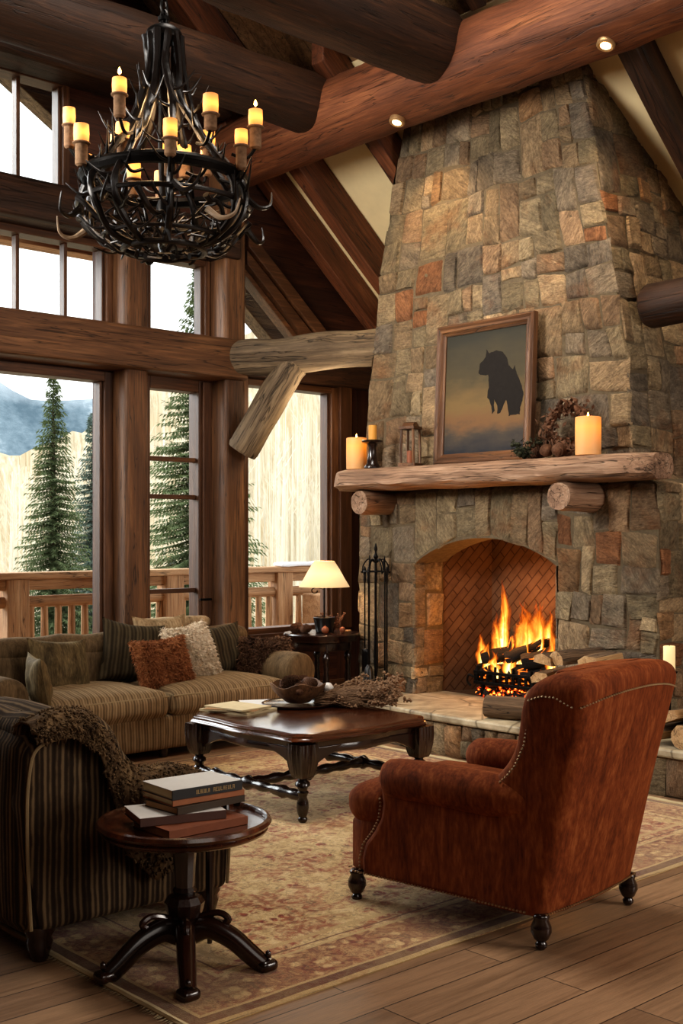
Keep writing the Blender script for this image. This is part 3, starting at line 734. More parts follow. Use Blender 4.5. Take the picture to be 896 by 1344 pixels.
def stone(mb, quad, fn, depth=None, n=7, gap=-.001, jit=.017, warp=1.0):
    """quad: four (u,v) corners; fn(u,v) -> (point, normal)"""
    q = [Vector((a, b)) for a, b in quad]; c = sum(q, Vector((0, 0))) / 4
    q = [p + (c - p).normalized() * gap * 1.4 + Vector((U(-jit, jit), U(-jit, jit))) for p in q]
    depth = depth or U(.006, .026); col = stone_col(); sd = U(0, 99); vs = []
    tilt = (U(-.6, .6), U(-.6, .6)); qr = Matrix.Rotation(U(0, 3), 3, 'X') @ Matrix.Rotation(U(-.6, .6), 3, 'Z'); ko = Vector((U(0, 9), U(0, 9), U(0, 9))); gg = []
    for j in range(n + 1):
        for i in range(n + 1):
            a, b = i / n, j / n
            a2 = .5 + .5 * math.copysign(1 - (1 - abs(2 * a - 1)) ** 1.5, 2 * a - 1); b2 = .5 + .5 * math.copysign(1 - (1 - abs(2 * b - 1)) ** 1.5, 2 * b - 1)
            p = (q[0] * (1 - a2) + q[1] * a2) * (1 - b2) + (q[3] * (1 - a2) + q[2] * a2) * b2
            e = min(1 - abs(2 * a2 - 1), 1 - abs(2 * b2 - 1)) * 2
            wv = noise.noise_vector(Vector((p.x * 7 + sd, p.y * 7, 0)))
            if 0 < e: p = p + Vector((wv.x, wv.y)) * .006
            else:
                p = p + (c - p).normalized() * (abs(wv.x) * .012)
            hgt = depth * min(1, (e * 9)) ** .5
            hgt += e ** .5 * (.012 * noise.noise(Vector((p.x * 9 + sd, p.y * 9, 1))) + .006 * noise.noise(Vector((p.x * 25, p.y * 25 + sd, 1))) + .012 * ((a2 - .5) * tilt[0] + (b2 - .5) * tilt[1]))
            wz = noise.noise_vector(Vector((p.x * 2.6, p.y * 2.6, 5.5))); wz2 = noise.noise_vector(Vector((p.x * 8, p.y * 8, 2.5)))
            P, N = fn(p.x + (.022 * wz.x + .008 * wz2.x) * warp, p.y + (.022 * wz.y + .008 * wz2.y) * warp)
            vs.append(P + N * hgt - N * (.004 if e <= 0 else 0)); gg.append(qr @ P + ko)
    fs = [(j * (n + 1) + i, j * (n + 1) + i + 1, (j + 1) * (n + 1) + i + 1, (j + 1) * (n + 1) + i) for j in range(n) for i in range(n)]
    mb.add(vs, fs, gg, col)
def rq(c): return [(c[0], c[2]), (c[1], c[2]), (c[1], c[3]), (c[0], c[3])]
AY0, AY1 = 5.28, 6.71
def arch(y):
    t = (y - (AY0 + AY1) / 2) / ((AY1 - AY0) / 2); return 1.37 + .205 * (1 - abs(t) ** 2.0) ** .9 if abs(t) < 1 else 1.37
def front(u, v):      # u is absolute y for the plain lower block
    X, y0, y1 = sec(v); return Vector((X, u, v)), Vector((-1, 0, 0))
def front_up(u, v):   # u is 0..1 times 2.5 across the taper
    X, y0, y1 = sec(v); return Vector((X, y0 + (y1 - y0) * u / 2.5, v)), Vector((-1, 0, .08)).normalized()
def side_r(u, v):     # right side, u is 0..1.4 from the front corner back to the wall
    X, y0, y1 = sec(v); return Vector((X + (8.35 - X) * u / 1.4, y0, v)), Vector((0, -1, .1)).normalized()
def side_l(u, v):
    X, y0, y1 = sec(v); return Vector((X + (8.35 - X) * u / 1.4, y1, v)), Vector((0, 1, .1)).normalized()
sm = MB()
for (a, b, c, d_) in ((AY1, 7.38, .28, 1.97), (4.43, AY0, .28, 1.97)):
    o = []; bsp(a, b, c, d_, o, .36, .38)
    for r_ in o: stone(sm, rq(r_), front)
# voussoirs standing over the arch
y = AY0; ys = [AY0]
while y < AY1 - .12: y += U(.11, .22); ys.append(min(y, AY1))
ys[-1] = AY1; yc = (AY0 + AY1) / 2
for a, b in zip(ys, ys[1:]):
    f = lambda q: q + (q - yc) * .0
    z = arch((a + b) / 2)
    if R() < .35:
        k = z + (1.97 - z) * U(.5, .7)
        stone(sm, [(a, arch(a)), (b, arch(b)), (b, k), (a, k)], front); stone(sm, [(a, k), (b, k), (b, 1.97), (a, 1.97)], front)
    else: stone(sm, [(a, arch(a)), (b, arch(b)), (b, 1.97), (a, 1.97)], front)
o = []; bsp(0, 2.5, 2.0, 5.6, o, .38, .44)
for r_ in o: stone(sm, rq(r_), front_up)
for fn, mx in ((side_r, .34), (side_l, .4)):
    o = []; bsp(0, 1.4, .28, 1.97, o, .38, .38); bsp(0, 1.4, 2.0, 5.5, o, .38, .46)
    for r_ in o: stone(sm, rq(r_), fn)
# jamb stones inside the arch
def jamb_l(u, v): return Vector((6.9 + u, AY1 + .01 - u * .1, v)), Vector((0, -1, 0))
def jamb_r(u, v): return Vector((6.9 + u, AY0 - .01 + u * .1, v)), Vector((0, 1, 0))
for fn in (jamb_l, jamb_r):
    o = []; bsp(-.02, .3, .3, 1.38, o, .3, .36)
    for r_ in o: stone(sm, rq(r_), fn, .02, warp=.15)
B(sm, 'stonework', MT['stone'], smooth=True, angle=60)
# mortar core behind the stones, with the arched opening left out
mc = MB()
def core_quad(*p): mc.add([Vector(q) for q in p], [tuple(range(len(p)))])
for a, b in zip(SEC, SEC[1:]):
    za, zb = a[0], b[0]
    for (pa, pb) in (((8.4, a[2]), (8.4, b[2])), ):
        core_quad((a[1], a[2], za), (8.4, a[2], za), (8.4, b[2], zb), (b[1], b[2], zb)); core_quad((a[1], a[3], za), (8.4, a[3], za), (8.4, b[3], zb), (b[1], b[3], zb))
    if za >= 1.9: core_quad((a[1], a[2], za), (a[1], a[3], za), (b[1], b[3], zb), (b[1], b[2], zb))
core_quad((6.9, 4.43, 0), (6.9, AY0, 0), (6.9, AY0, 1.95), (6.9, 4.43, 1.95)); core_quad((6.9, AY1, 0), (6.9, 7.38, 0), (6.9, 7.38, 1.95), (6.9, AY1, 1.95))
na = 20
for i in range(na):
    a, b = AY0 + (AY1 - AY0) * i / na, AY0 + (AY1 - AY0) * (i + 1) / na
    core_quad((6.9, a, arch(a)), (6.9, b, arch(b)), (6.9, b, 1.95), (6.9, a, 1.95))
    core_quad((6.9, a, arch(a)), (6.9, b, arch(b)), (7.22, b - (b - yc) * .04, arch(b)), (7.22, a - (a - yc) * .04, arch(a)))
core_quad((6.9, AY0, .3), (7.22, AY0 + .03, .3), (7.22, AY0 + .03, 1.37), (6.9, AY0, 1.37)); core_quad((6.9, AY1, .3), (7.22, AY1 - .03, .3), (7.22, AY1 - .03, 1.37), (6.9, AY1, 1.37))
B(mc, 'mortar_core', MT['mortar'])
fb = MB()
def fbq(p, uv): fb.add([Vector(q) for q in p], [(0, 1, 2, 3)], [(a, b, 0) for a, b in uv])
xa, xb, ya, yb_, ya2, yb2, zt = 7.2, 7.62, AY0 + .03, AY1 - .03, AY0 + .16, AY1 - .2, 1.62
fbq([(xb, ya2, .3), (xb, yb2, .3), (xb, yb2, zt), (xb, ya2, zt)], [(0, 0), (1.1, 0), (1.1, 1.3), (0, 1.3)])
fbq([(xa, yb_, .3), (xb, yb2, .3), (xb, yb2, zt), (xa, yb_, zt)], [(1.6, 0), (1.1, 0), (1.1, 1.3), (1.6, 1.3)])
fbq([(xa, ya, .3), (xb, ya2, .3), (xb, ya2, zt), (xa, ya, zt)], [(-.5, 0), (0, 0), (0, 1.3), (-.5, 1.3)])
fbq([(xa, ya, .302), (xa, yb_, .302), (xb, yb2, .302), (xb, ya2, .302)], [(0, 0), (1.4, 0), (1.4, .45), (0, .45)])
fbq([(xa, ya, zt), (xa, yb_, zt), (xb, yb2, zt), (xb, ya2, zt)], [(0, 0), (1.4, 0), (1.4, .45), (0, .45)])
B(fb, 'firebox', MT['firebrick'], label='herringbone brick firebox lining')
# raised hearth
HP = [(6.9, 7.3), (6.76, 7.25), (6.58, 7.05), (6.42, 6.75), (6.32, 6.4), (6.27, 6.0), (6.26, 5.5), (6.27, 4.9), (6.28, 4.2), (6.28, 3.5)]
def hpt(d):
    for (a, b) in zip(HP, HP[1:]):
        L = math.dist(a, b)
        if d <= L: t = d / L; return Vector((a[0] + (b[0] - a[0]) * t, a[1] + (b[1] - a[1]) * t, 0)), Vector((-(a[1] - b[1]), (a[0] - b[0]), 0)).normalized()
        d -= L
    return Vector((*HP[-1], 0)), Vector((-1, 0, 0))
HL = sum(math.dist(a, b) for a, b in zip(HP, HP[1:]))
def hface(u, v):
    p, n_ = hpt(max(0, min(HL, u))); n_ = Vector((-abs(n_.x), n_.y, 0))
    n_ = Vector((-abs(n_.x), abs(n_.y), 0)).normalized()
    return Vector((p.x, p.y, v)), n_
hs = MB(); o = []; bsp(0, HL, .0, .245, o, .34, .3)
for r_ in o: stone(hs, rq(r_), hface, n=5, warp=.2)
hearth = B(hs, 'hearth', MT['stone'], smooth=True, angle=60)
sl = MB(); top = [(x - .035, y) for x, y in HP] + [(8.3, 3.5), (8.3, 4.4), (7.25, 4.4), (7.25, 7.3)]
sl.prism(top, 2, .245, .3, 1); B(sl, 'hearth_slab', MT['slab'], hearth, bevel=.014, label='smooth pale flagstone hearth top')
hc = MB(); hc.prism([(x + .012, y) for x, y in HP] + [(8.3, 3.5), (8.3, 4.4), (7.25, 4.4), (7.25, 7.3)], 2, 0.005, .245); B(hc, 'mortar_bed', MT['mortar'], hearth)
# mantel shelf: a half log with rough ends
mm = MB(); n = 60; ring = 22; vs = []; g = []
for i in range(n + 1):
    t = i / n; y = 7.42 - 3.15 * t; taper = min(1, t * 14, (1 - t) * 12 + .35) ** .6
    for j in range(ring):
        a = 2 * PI * j / ring; ca, sa = math.cos(a), math.sin(a)
        rx, rz = .23 * taper, .092 * (.86 + .14 * taper)
        x_ = 6.70 + math.copysign(abs(ca) ** .7, ca) * rx; z_ = 2.052 + math.copysign(abs(sa) ** .62, sa) * rz
        k = .014 * noise.noise(Vector((ca * 2, y * 3.5, sa * 2))) + .008 * noise.noise(Vector((ca * 7, y * 6, sa * 7)))
        if sa > .7: k = .003 * noise.noise(Vector((ca * 7, y * 6, sa * 7)))
        vs.append((x_ - k * (1 if ca > 0 else -1) * 1.2, y, z_ + k)); g.append((x_, z_ * 1.4, y))
fs = [(i * ring + j, i * ring + (j + 1) % ring, (i + 1) * ring + (j + 1) % ring, (i + 1) * ring + j) for i in range(n) for j in range(ring)]
fs += [tuple(range(ring)), tuple(range(n * ring, (n + 1) * ring))]
mm.add(vs, fs, g); B(mm, 'mantel_shelf', MT['mantel'], smooth=True, angle=55)
for y, x0 in ((4.96, 6.5), (7.02, 6.56)):
    pts = [(x0 + .42 * i / 8, y, 1.866) for i in range(9)]; c_ = MB().tube(pts, [.098] + [.106] * 8, 16, .1); B(c_, 'corbel', MT['mantel'], smooth=True, angle=50)
# ================================================================== RUG
RX0, RX1, RY0, RY1 = 2.175, 6.15, 3.1, 6.92
rx, ry = (RX1 - RX0) / 2, (RY1 - RY0) / 2
m = MB(); NU, NV = 80, 76
def rugf(u, v, z=.012):
    e = min(u, 1 - u, v, 1 - v)
    return Vector(((2 * u - 1) * rx + .012 * noise.noise(Vector((v * 7, 2, 0))), (2 * v - 1) * ry + .012 * noise.noise(Vector((u * 7, 5, 0))), z + .0035 * noise.noise(Vector((u * 18, v * 18, 0))) - (.006 if e < .001 else 0)))
m.grid(rugf, NU, NV)
m.box(-rx, rx, -ry, ry, .0005, .004)
rug = m.build('rug', rugmat(rx, ry), None, True, loc=((RX0 + RX1) / 2, (RY0 + RY1) / 2, 0)); tag(rug, 'large worn persian style rug in beige and rust under the seating', 'rug')
fr = MB()
for sgn in (-1, 1):
    for i in range(420):
        y = -ry + 2 * ry * (i + U(0, .8)) / 420; L = U(.02, .045); a = U(-.012, .012)
        x = sgn * (rx - .005); fr.add([(x, y - .004, .009), (x, y + .004, .009), (x + sgn * L, y + a, .003)], [(0, 1, 2)])
    fr.tube([(sgn * (rx - .004), -ry + 2 * ry * i / 60, .011) for i in range(61)], .011, 6, .35, fr=30)
fr.build('fringe', MT['cream'], rug)

# ================================================================== RUST WING CHAIR  (faces +y)
AC = thing('armchair', 'rust velvet wing armchair with nailhead trim on turned dark feet, seen from behind', 'armchair', (3.914, 3.358, 0), math.radians(7.2))
V = MT['rust']
def arc_pts(cx, cy, r, a0, a1, n=5):
    return [(cx + r * math.cos(a0 + (a1 - a0) * i / n), cy + r * math.sin(a0 + (a1 - a0) * i / n)) for i in range(n + 1)]
def ring_U(yb, w, d, th, wt, e=0):
    """closed outline of back plus wings, starting at the left wing front and running round the outside"""
    yb += e; w -= e; d -= 2 * e; r = .07; p = []
    wt2 = wt - 1.2 * e; th2 = th - 1.2 * e
    p += [(-w, yb + d - .04)] + [(-w, yb + r + (d - r - .04) * k) for k in (.66, .33)]
    p += arc_pts(-w + r, yb + r, r, PI, 1.5 * PI, 4)
    p += [(-w * .5, yb - .018), (0, yb - .025), (w * .5, yb - .018)]
    p += arc_pts(w - r, yb + r, r, 1.5 * PI, 2 * PI, 4)
    p += [(w, yb + r + (d - r - .04) * k) for k in (.33, .66)] + [(w, yb + d - .04)]
    p += arc_pts(w - wt2 / 2, yb + d - .04, wt2 / 2, 0, PI, 4)[1:]
    ix = w - wt2; iy = yb + th2
    p += [(ix, iy + max(.02, (d - th2 - .04)) * .5), (ix - .03, iy + .02), (0, iy + .03), (-ix + .03, iy + .02), (-ix, iy + max(.02, (d - th2 - .04)) * .5)]
    p += arc_pts(-w + wt2 / 2, yb + d - .04, wt2 / 2, 0, PI, 4)[:-1]
    return p
def byb(z): return -.497 - .195 * (max(z, .13) - .13) / .84
LV = [(.13, .391, .36, 0), (.30, .391, .37, 0), (.46, .391, .40, 0), (.56, .391, .40, 0), (.63, .392, .34, 0), (.70, .396, .285, 0), (.79, .402, .262, 0), (.88, .41, .268, 0), (.945, .417, .27, 0), (.985, .42, .265, .0), (1.02, .422, .26, .006), (1.048, .422, .25, .024), (1.062, .422, .245, .05), (1.068, .422, .24, .078)]
vs = []; rings = []
for z, w, d, e in LV:
    P = ring_U(byb(z), w, d, .21, .13, e); rings.append(len(P))
    for x_, y_ in P:
        dz = 0
        if z > .94:      # the crest rolls: higher along the middle, easing down to the wings
            dz = .030 * (1 - (x_ / .42) ** 2) - .02 * max(0, (y_ - byb(z) - .15) / .15)
        vs.append((x_, y_, z + dz))
n = rings[0]; fs = []
for i in range(len(LV) - 1):
    for j in range(n): fs.append((i * n + j, i * n + (j + 1) % n, (i + 1) * n + (j + 1) % n, (i + 1) * n + j))
fs.append(tuple(range((len(LV) - 1) * n, len(LV) * n)))
m = MB().add(vs, fs)
back = m.build('backrest', V, AC, True, angle=70); s = back.modifiers.new('Subdivision', 'SUBSURF'); s.levels = 1; s.render_levels = 2
# seat base and front
MB().rbox((0, .02, .25), (.72, .94, .24), .03, 8).build('seat_base', V, AC, True, angle=180)
# arms: an S shaped side panel with a rolled top
def arm(sx):
    m = MB(); pan = [(-.46, .13), (.40, .13), (.405, .20), (.385, .27), (.335, .33), (.30, .39), (.29, .45), (.30, .52), (.28, .58), (-.46, .58)]
    x0, x1 = sx * .275, sx * .390
    m.prism(pan, 0, min(x0, x1), max(x0, x1))
    o = m.build('arm_panel', V, AC, True, bevel=.022, seg=3, angle=50)
    pts = [(sx * (.345 + .012 * math.sin(i / 9 * PI)), -.42 + .70 * i / 12, .555 + .012 * math.sin(i / 12 * PI)) for i in range(13)]
    rr = [.05, .068, .082] + [.088] * 8 + [.088, .082]
    pts += [(sx * .345, .30, .553), (sx * .345, .315, .55)]; rr += [.066, .03]
    MB().tube(pts, rr, 20, .02).build('arm_roll', V, AC, True, angle=80)
for sx in (-1, 1): arm(sx)
# cushions
def T(v, p):
    if v.y < .10 and abs(v.x) > .265: v.x = math.copysign(.265 + (abs(v.x) - .265) * .02, v.x)
    return v
MB().rbox((0, .16, .425), (.76, .70, .17), .07, 14, (0, .03, .03), fn=T, nz=.004).build('seat_cushion', V, AC, True, angle=180)
MB().rbox((0, 0, 0), (.54, .15, .46), .07, 10, (0, .035, .02), M=Matrix.Translation((0, -.375, .73)) @ Matrix.Rotation(math.radians(13), 4, 'X'), nz=.006).build('back_cushion', V, AC, True, angle=180)
# feet
def turned_foot(x, y, h=.14):
    MB().lathe([(.026, h), (.034, h - .012), (.028, h - .024), (.040, h - .05), (.041, h - .07), (.028, h - .098), (.017, h - .108), (.024, h - .118), (.022, h - .13), (.012, 0)], (x, y, 0), 16).build('foot', MT['dark'], AC, True, angle=60)
for x_, y_ in ((-.36, -.475), (.36, -.475), (-.36, .45), (.36, .45)): turned_foot(x_, y_)
# nailheads
def nails(pts, step=.016, r=.0055):
    nl = MB()
    pts = [Vector(p) for p in pts]; d = 0
    for a, b in zip(pts, pts[1:]):
        L = (b - a).length; s = d
        while s < L:
            p = a.lerp(b, s / L); nl.lathe([(r, -.002), (r * .8, .003), (r * .2, .005)], (0, 0, 0), 6)
            k = 18; 
            for q in range(-k, 0): nl.v[q] = (nl.v[q][0] + p.x, nl.v[q][1] + p.y, nl.v[q][2] + p.z)
            s += step
        d = s - L
    nl.build('nailhead_trim', MT['nail'], AC, True, label='fine line of pale metal nailheads')
zb = .142
nails([(-.40, .44, zb), (-.40, -.44, zb)]); nails([(.40, .44, zb), (.40, -.44, zb)])
nails([(-.372, -.505, zb), (-.2, -.522, zb), (0, -.528, zb), (.2, -.522, zb), (.372, -.505, zb)]); nails([(-.36, .495, zb), (.36, .495, zb)])
for sx in (-1, 1):   # along the S front of the arm panels and up the wing
    nails([(sx * .40, y_, z_) for y_, z_ in [(.40, .14), (.402, .20), (.382, .27), (.332, .33), (.297, .39), (.287, .45), (.292, .49)]])
    nails([(sx * .398, byb(z_) + d_ - .035, z_) for z_, d_ in ((.62, .345), (.66, .31), (.70, .285), (.79, .262), (.88, .268), (.93, .27))])
# line under the crest roll of the back
cr = []
for i in range(41):
    t = -1 + 2 * i / 40; x_ = t * .405; z_ = .955 + .045 * (1 - abs(t) ** 2.2); 
    cr.append((x_, byb(z_) - .025 + .0315 * abs(t) ** 2.2 * 1.3, z_))
nails(cr)
for sx in (-1, 1): nails([(sx * .412, byb(.95) + .05, .955), (sx * .419, byb(.96) + .12, .985), (sx * .421, byb(.96) + .18, .985), (sx * .418, byb(.95) + .235, .965)])

# ================================================================== STRIPED TUB CHAIR AT THE LEFT (faces +x)
TC = thing('armchair', 'dark brown striped armchair at the left edge with a throw over its arm', 'armchair', (2.5, 4.46, 0))
S = MT['chair']
side = [(-.40, .12), (.46, .12), (.475, .30), (.455, .44), (.43, .53), (.30, .565), (.10, .585), (-.03, .63), (-.10, .73), (-.15, .83), (-.21, .865), (-.38, .865), (-.455, .80), (-.47, .60), (-.45, .35)]
for sy in (-1, 1):
    y0, y1 = sy * .36, sy * .485
    MB().prism(side, 1, min(y0, y1), max(y0, y1), 2).build('arm_panel', S, TC, True, bevel=.03, seg=4, angle=50)
    rp = spline([(.45, sy * .42, .50), (.38, sy * .425, .545), (.2, sy * .43, .575), (.02, sy * .43, .615), (-.07, sy * .43, .70), (-.13, sy * .425, .81), (-.20, sy * .42, .86)], 5)
    MB().tube(rp, [.045] + [.066] * (len(rp) - 2) + [.06], 14, .04).build('arm_roll', S, TC, True, angle=80)
m = MB()
m.rbox((-.36, 0, .48), (.20, .93, .74), .06, 10, (.02, 0, .02)); m.build('backrest', S, TC, True, angle=180)
MB().tube([(-.36, -.44 + .88 * i / 14, .845 + .006 * math.sin(i * 1.3)) for i in range(15)], [.05] + [.075] * 13 + [.05], 16, .05).build('back_roll', S, TC, True, angle=80)
MB().rbox((.03, 0, .22), (.84, .86, .22), .03, 8).build('seat_base', S, TC, True, angle=180)
MB().rbox((.14, 0, .40), (.84, .74, .19), .075, 14, (.02, .0, .04), nz=.008).build('seat_cushion', MT['sofa'], TC, True, angle=180, label='lighter olive striped seat cushion')
MB().rbox((-.2, 0, .68), (.2, .7, .42), .09, 10, (.05, 0, .02), nz=.01).build('back_cushion', S, TC, True, angle=180)
for x_, y_ in ((-.37, -.42), (.40, -.42), (-.37, .42), (.40, .42)):
    MB().lathe([(.055, .135), (.058, .11), (.045, .09), (.05, .07), (.036, .02), (.03, 0)], (x_, y_, 0), 12).build('foot', MT['dark'], TC, True, angle=60)
pt = [( -.452, -.488, .60), (-.40, -.49, .835), (-.21, -.49, .845), (-.155, -.49, .82)]
MB().tube(spline([(-.44, -.487, .14), (-.455, -.487, .45), (-.45, -.488, .70), (-.40, -.49, .82), (-.20, -.49, .83), (-.13, -.49, .74), (-.04, -.49, .62), (.12, -.49, .565), (.40, -.49, .52), (.465, -.487, .40), (.455, -.487, .14)], 6), .007, 6).build('welt', MT['piping'], TC, True)

# throw blanket draped over the near arm and back corner
def throwf(u, v):
    # u runs along the arm (x), v across: outside hang -> over the roll -> inside
    x_ = -.44 + .90 * u
    # ridge height follows the arm line
    pts = [(-.47, .905), (-.30, .935), (-.20, .93), (-.12, .85), (-.04, .72), (.06, .665), (.25, .655), (.46, .58)]
    for a, b in zip(pts, pts[1:]):
        if x_ <= b[0] + 1e-6:
            t = (x_ - a[0]) / (b[0] - a[0]); t = t * t * (3 - 2 * t); zr = a[1] + (b[1] - a[1]) * t; break
    s = (v - .5) * 2
    hang = [.03, .06, .12, .34, .40, .34, .26, .22]
    k = u * 7; i = min(6, int(k)); ho = hang[i] + (hang[i + 1] - hang[i]) * (k - i)
    if s < 0:
        q = -s; y_ = -.43 - .095 * min(1, q * 2.4) ** .6 - .012; z_ = zr - max(0, q - .25) / .75 * ho - (.03 if q > .2 else .03 * (q / .2) ** 2)
    else:
        q = s; y_ = -.43 + .12 * min(1, q * 2) ** .8 + .1 * max(0, q - .5); z_ = zr - .03 * min(1, q * 3) ** 2 - max(0, q - .3) / .7 * .16
    p = Vector((x_, y_, z_)); nn = noise.noise_vector(Vector((u * 7, v * 5, 3)))
    p += Vector((.012 * nn.x, -abs(.022 * nn.y), .014 * nn.z)); return p
m = MB(); m.grid(throwf, 56, 40)
def tufts(m, pts, L, w=.003, up=.0):
    for p, nrm in pts:
        t = Vector((U(-1, 1), U(-1, 1), U(-1, 1))); t = (t - nrm * t.dot(nrm)) * .8 + nrm * U(.35, .9); t.normalize(); t.z += up
        s_ = t.cross(Vector((U(-1, 1), U(-1, 1), U(-1, 1)))).normalized() * w; l_ = L * U(.5, 1.2)
        e = p + t * l_ + Vector((0, 0, -l_ * .35))
        m.add([p - s_, p + s_, p + t * l_ * .55 + s_ * .6, e], [(0, 1, 2), (0, 2, 3)])
pts = []
for i in range(3400):
    u, v = R(), R(); p = throwf(u, v); a = throwf(min(1, u + .01), v) - p; b = throwf(u, min(1, v + .01)) - p
    nr = a.cross(b)
    if nr.length < 1e-9: continue
    nr.normalize()
    if nr.y > .2 and v < .5 or nr.z < -.3: nr = -nr
    pts.append((p, nr))
tufts(m, pts, .02, .0025)
th = m.build('throw_blanket', MT['throw'], None, True, angle=180, loc=(2.5, 4.46, 0)); sm_ = th.modifiers.new('Solidify', 'SOLIDIFY'); sm_.thickness = .008
tag(th, 'shaggy brown throw blanket draped over the arm of the striped armchair', 'blanket')

# ================================================================== SOFA  (faces -y)
SO = thing('sofa', 'long olive striped sofa with rolled arms under the windows', 'sofa', (4.74, 7.56, 0))
S = MT['sofa']
MB().rbox((0, -.02, .185), (2.5, .94, .25), .03, 10).build('seat_base', S, SO, True, angle=180)
def backf(v, p):
    if v.z > .2: v.y += .04 * (v.z - .2) / .2
    return v
MB().rbox((0, .34, .50), (2.62, .24, .58), .1, 14, (0, .0, .02), fn=backf, nz=.006).build('backrest', MT['sofaplain'], SO, True, angle=180)
MB().tube([(-1.28 + 2.56 * i / 24, .33 + .01 * math.sin(i), .755 + .008 * math.sin(i * 1.7)) for i in range(25)], [.07] + [.10] * 23 + [.07], 18, .04).build('back_roll', MT['sofaplain'], SO, True, angle=80)
for sx in (-1, 1):
    MB().rbox((sx * 1.235, -.02, .31), (.24, .95, .5), .04, 8).build('arm_panel', MT['sofaplain'], SO, True, angle=180)
    pts = [(sx * 1.235, -.52, .52), (sx * 1.235, -.515, .52), (sx * 1.235, -.50, .52)] + [(sx * 1.235, -.48 + .84 * i / 10, .52 + .006 * math.sin(i)) for i in range(11)]
    MB().tube(pts, [.05, .11, .14] + [.15] * 11, 22, .02).build('arm_roll', MT['sofaplain'], SO, True, angle=80)
for sx in (-1, 1):
    c_ = MB().rbox((sx * .555, -.10, .39), (1.10, .86, .17), .06, 16, (0, .01, .055), nz=.012).build('seat_cushion', S, SO, True, angle=180)
    w_ = [(sx * .555 + a * .535, -.522, .447) for a in (-1, -.5, 0, .5, 1)]
    MB().tube([(sx * .555 - .53, -.15, .455), (sx * .555 - .535, -.48, .455)] + w_ + [(sx * .555 + .535, -.48, .455), (sx * .555 + .53, -.15, .455)], .0065, 6).build('piping', MT['piping'], c_, True)
for x_, y_ in ((-1.25, -.42), (1.25, -.42), (-1.25, .38), (1.25, .38), (0, -.42)):
    MB().lathe([(.04, .07), (.035, .03), (.03, 0)], (x_, y_, 0), 12).build('foot', MT['dark'], SO, True)

def pillow(w, h, t, mat, loc, rx_=0, rz=0, roll=0, name='cushion', fur=0, furlen=.03, label='', group='cushions on the sofa', seed=1, pinch=.10, crease=.012):
    random.seed(seed); m = MB(); N = 22; M4 = Matrix.Rotation(rz, 4, 'Z') @ Matrix.Rotation(rx_, 4, 'X') @ Matrix.Rotation(roll, 4, 'Y')
    def surf(u, v, s):
        a, b = 2 * u - 1, 2 * v - 1
        x_ = a * w / 2 * (1 - pinch * (1 - b * b) * abs(a) ** 3); z_ = b * h / 2 * (1 - pinch * (1 - a * a) * abs(b) ** 3)
        y_ = s * t / 2 * (max(0, (1 - abs(a) ** 2.4) * (1 - abs(b) ** 2.4))) ** .62
        z_ -= .02 * h * (1 - a * a) if b > 0 else 0
        p = Vector((x_, y_, z_)); nn = noise.noise_vector(Vector((a * 2.2 + seed, b * 2.2, s * 2)))
        k = (1 - max(abs(a), abs(b)) ** 6)
        p += Vector((nn.x * crease, nn.y * crease * 1.8, nn.z * crease)) * k
        return p
    for s in (-1, 1): m.grid(lambda u, v: surf(u, v, s), N, N)
    if fur:
        pts = []
        for i in range(fur):
            u, v, s = R(), R(), (-1 if R() < .7 else 1)
            p = surf(u, v, s); nr = (surf(min(1, u + .02), v, s) - surf(max(0, u - .02), v, s)).cross(surf(u, min(1, v + .02), s) - surf(u, max(0, v - .02), s))
            if nr.length < 1e-9: continue
            nr.normalize(); nr = nr if nr.y * s > 0 else -nr
            pts.append((p, nr))
        tufts(m, pts, furlen, .0022)
    o = m.build(name, mat, None, True, angle=180); o.matrix_world = Matrix.Translation(loc) @ M4
    return tag(o, label, 'cushion', group)
rr = math.radians
pillow(.50, .42, .16, MT['olive'], (4.17, 7.60, .655), rr(-20), rr(6), rr(5), label='plain olive cushion alone at the left end of the sofa back', seed=2)
pillow(.50, .40, .15, MT['olive'], (3.80, 7.22, .60), rr(-10), rr(72), 0, label='olive cushion standing against the left sofa arm', seed=3)
pillow(.52, .48, .16, MT['darkolive'], (4.83, 7.70, .71), rr(-15), rr(-8), rr(10), label='dark striped cushion peeking out behind the rust cushion', seed=4)
pillow(.46, .40, .17, MT['furrust'], (4.88, 7.36, .645), rr(-24), rr(-4), rr(-3), fur=5200, furlen=.035, label='fluffy rust coloured cushion in the middle of the sofa', seed=5)
pillow(.50, .50, .16, MT['beige'], (5.13, 7.74, .73), rr(-12), 0, rr(0), label='mottled beige cushion tucked behind the rust and cream cushions', seed=9)
pillow(.42, .48, .16, MT['furpale'], (5.22, 7.47, .685), rr(-20), rr(4), rr(-8), fur=6500, furlen=.04, label='fluffy cream cushion right of the rust cushion', seed=6)
pillow(.48, .42, .15, MT['darkolive'], (5.60, 7.64, .68), rr(-18), rr(-4), rr(-4), label='dark olive striped cushion right of the cream cushion', seed=7)
pillow(.42, .32, .15, MT['furbrown'], (5.92, 7.46, .62), rr(-30), rr(-28), 0, fur=4200, furlen=.055, label='shaggy brown cushion against the right sofa arm', seed=8)
o = MB().rbox((0, 0, 0), (.62, .16, .09), .04, 10, (0, 0, .01), nz=.012).build('cushion', MT['beige'], None, True, angle=180, loc=(5.38, 7.93, .885), rot=(0, 0, .02)); tag(o, 'flat pale bolster lying along the top of the sofa back', 'cushion', 'cushions on the sofa')
random.seed(33)

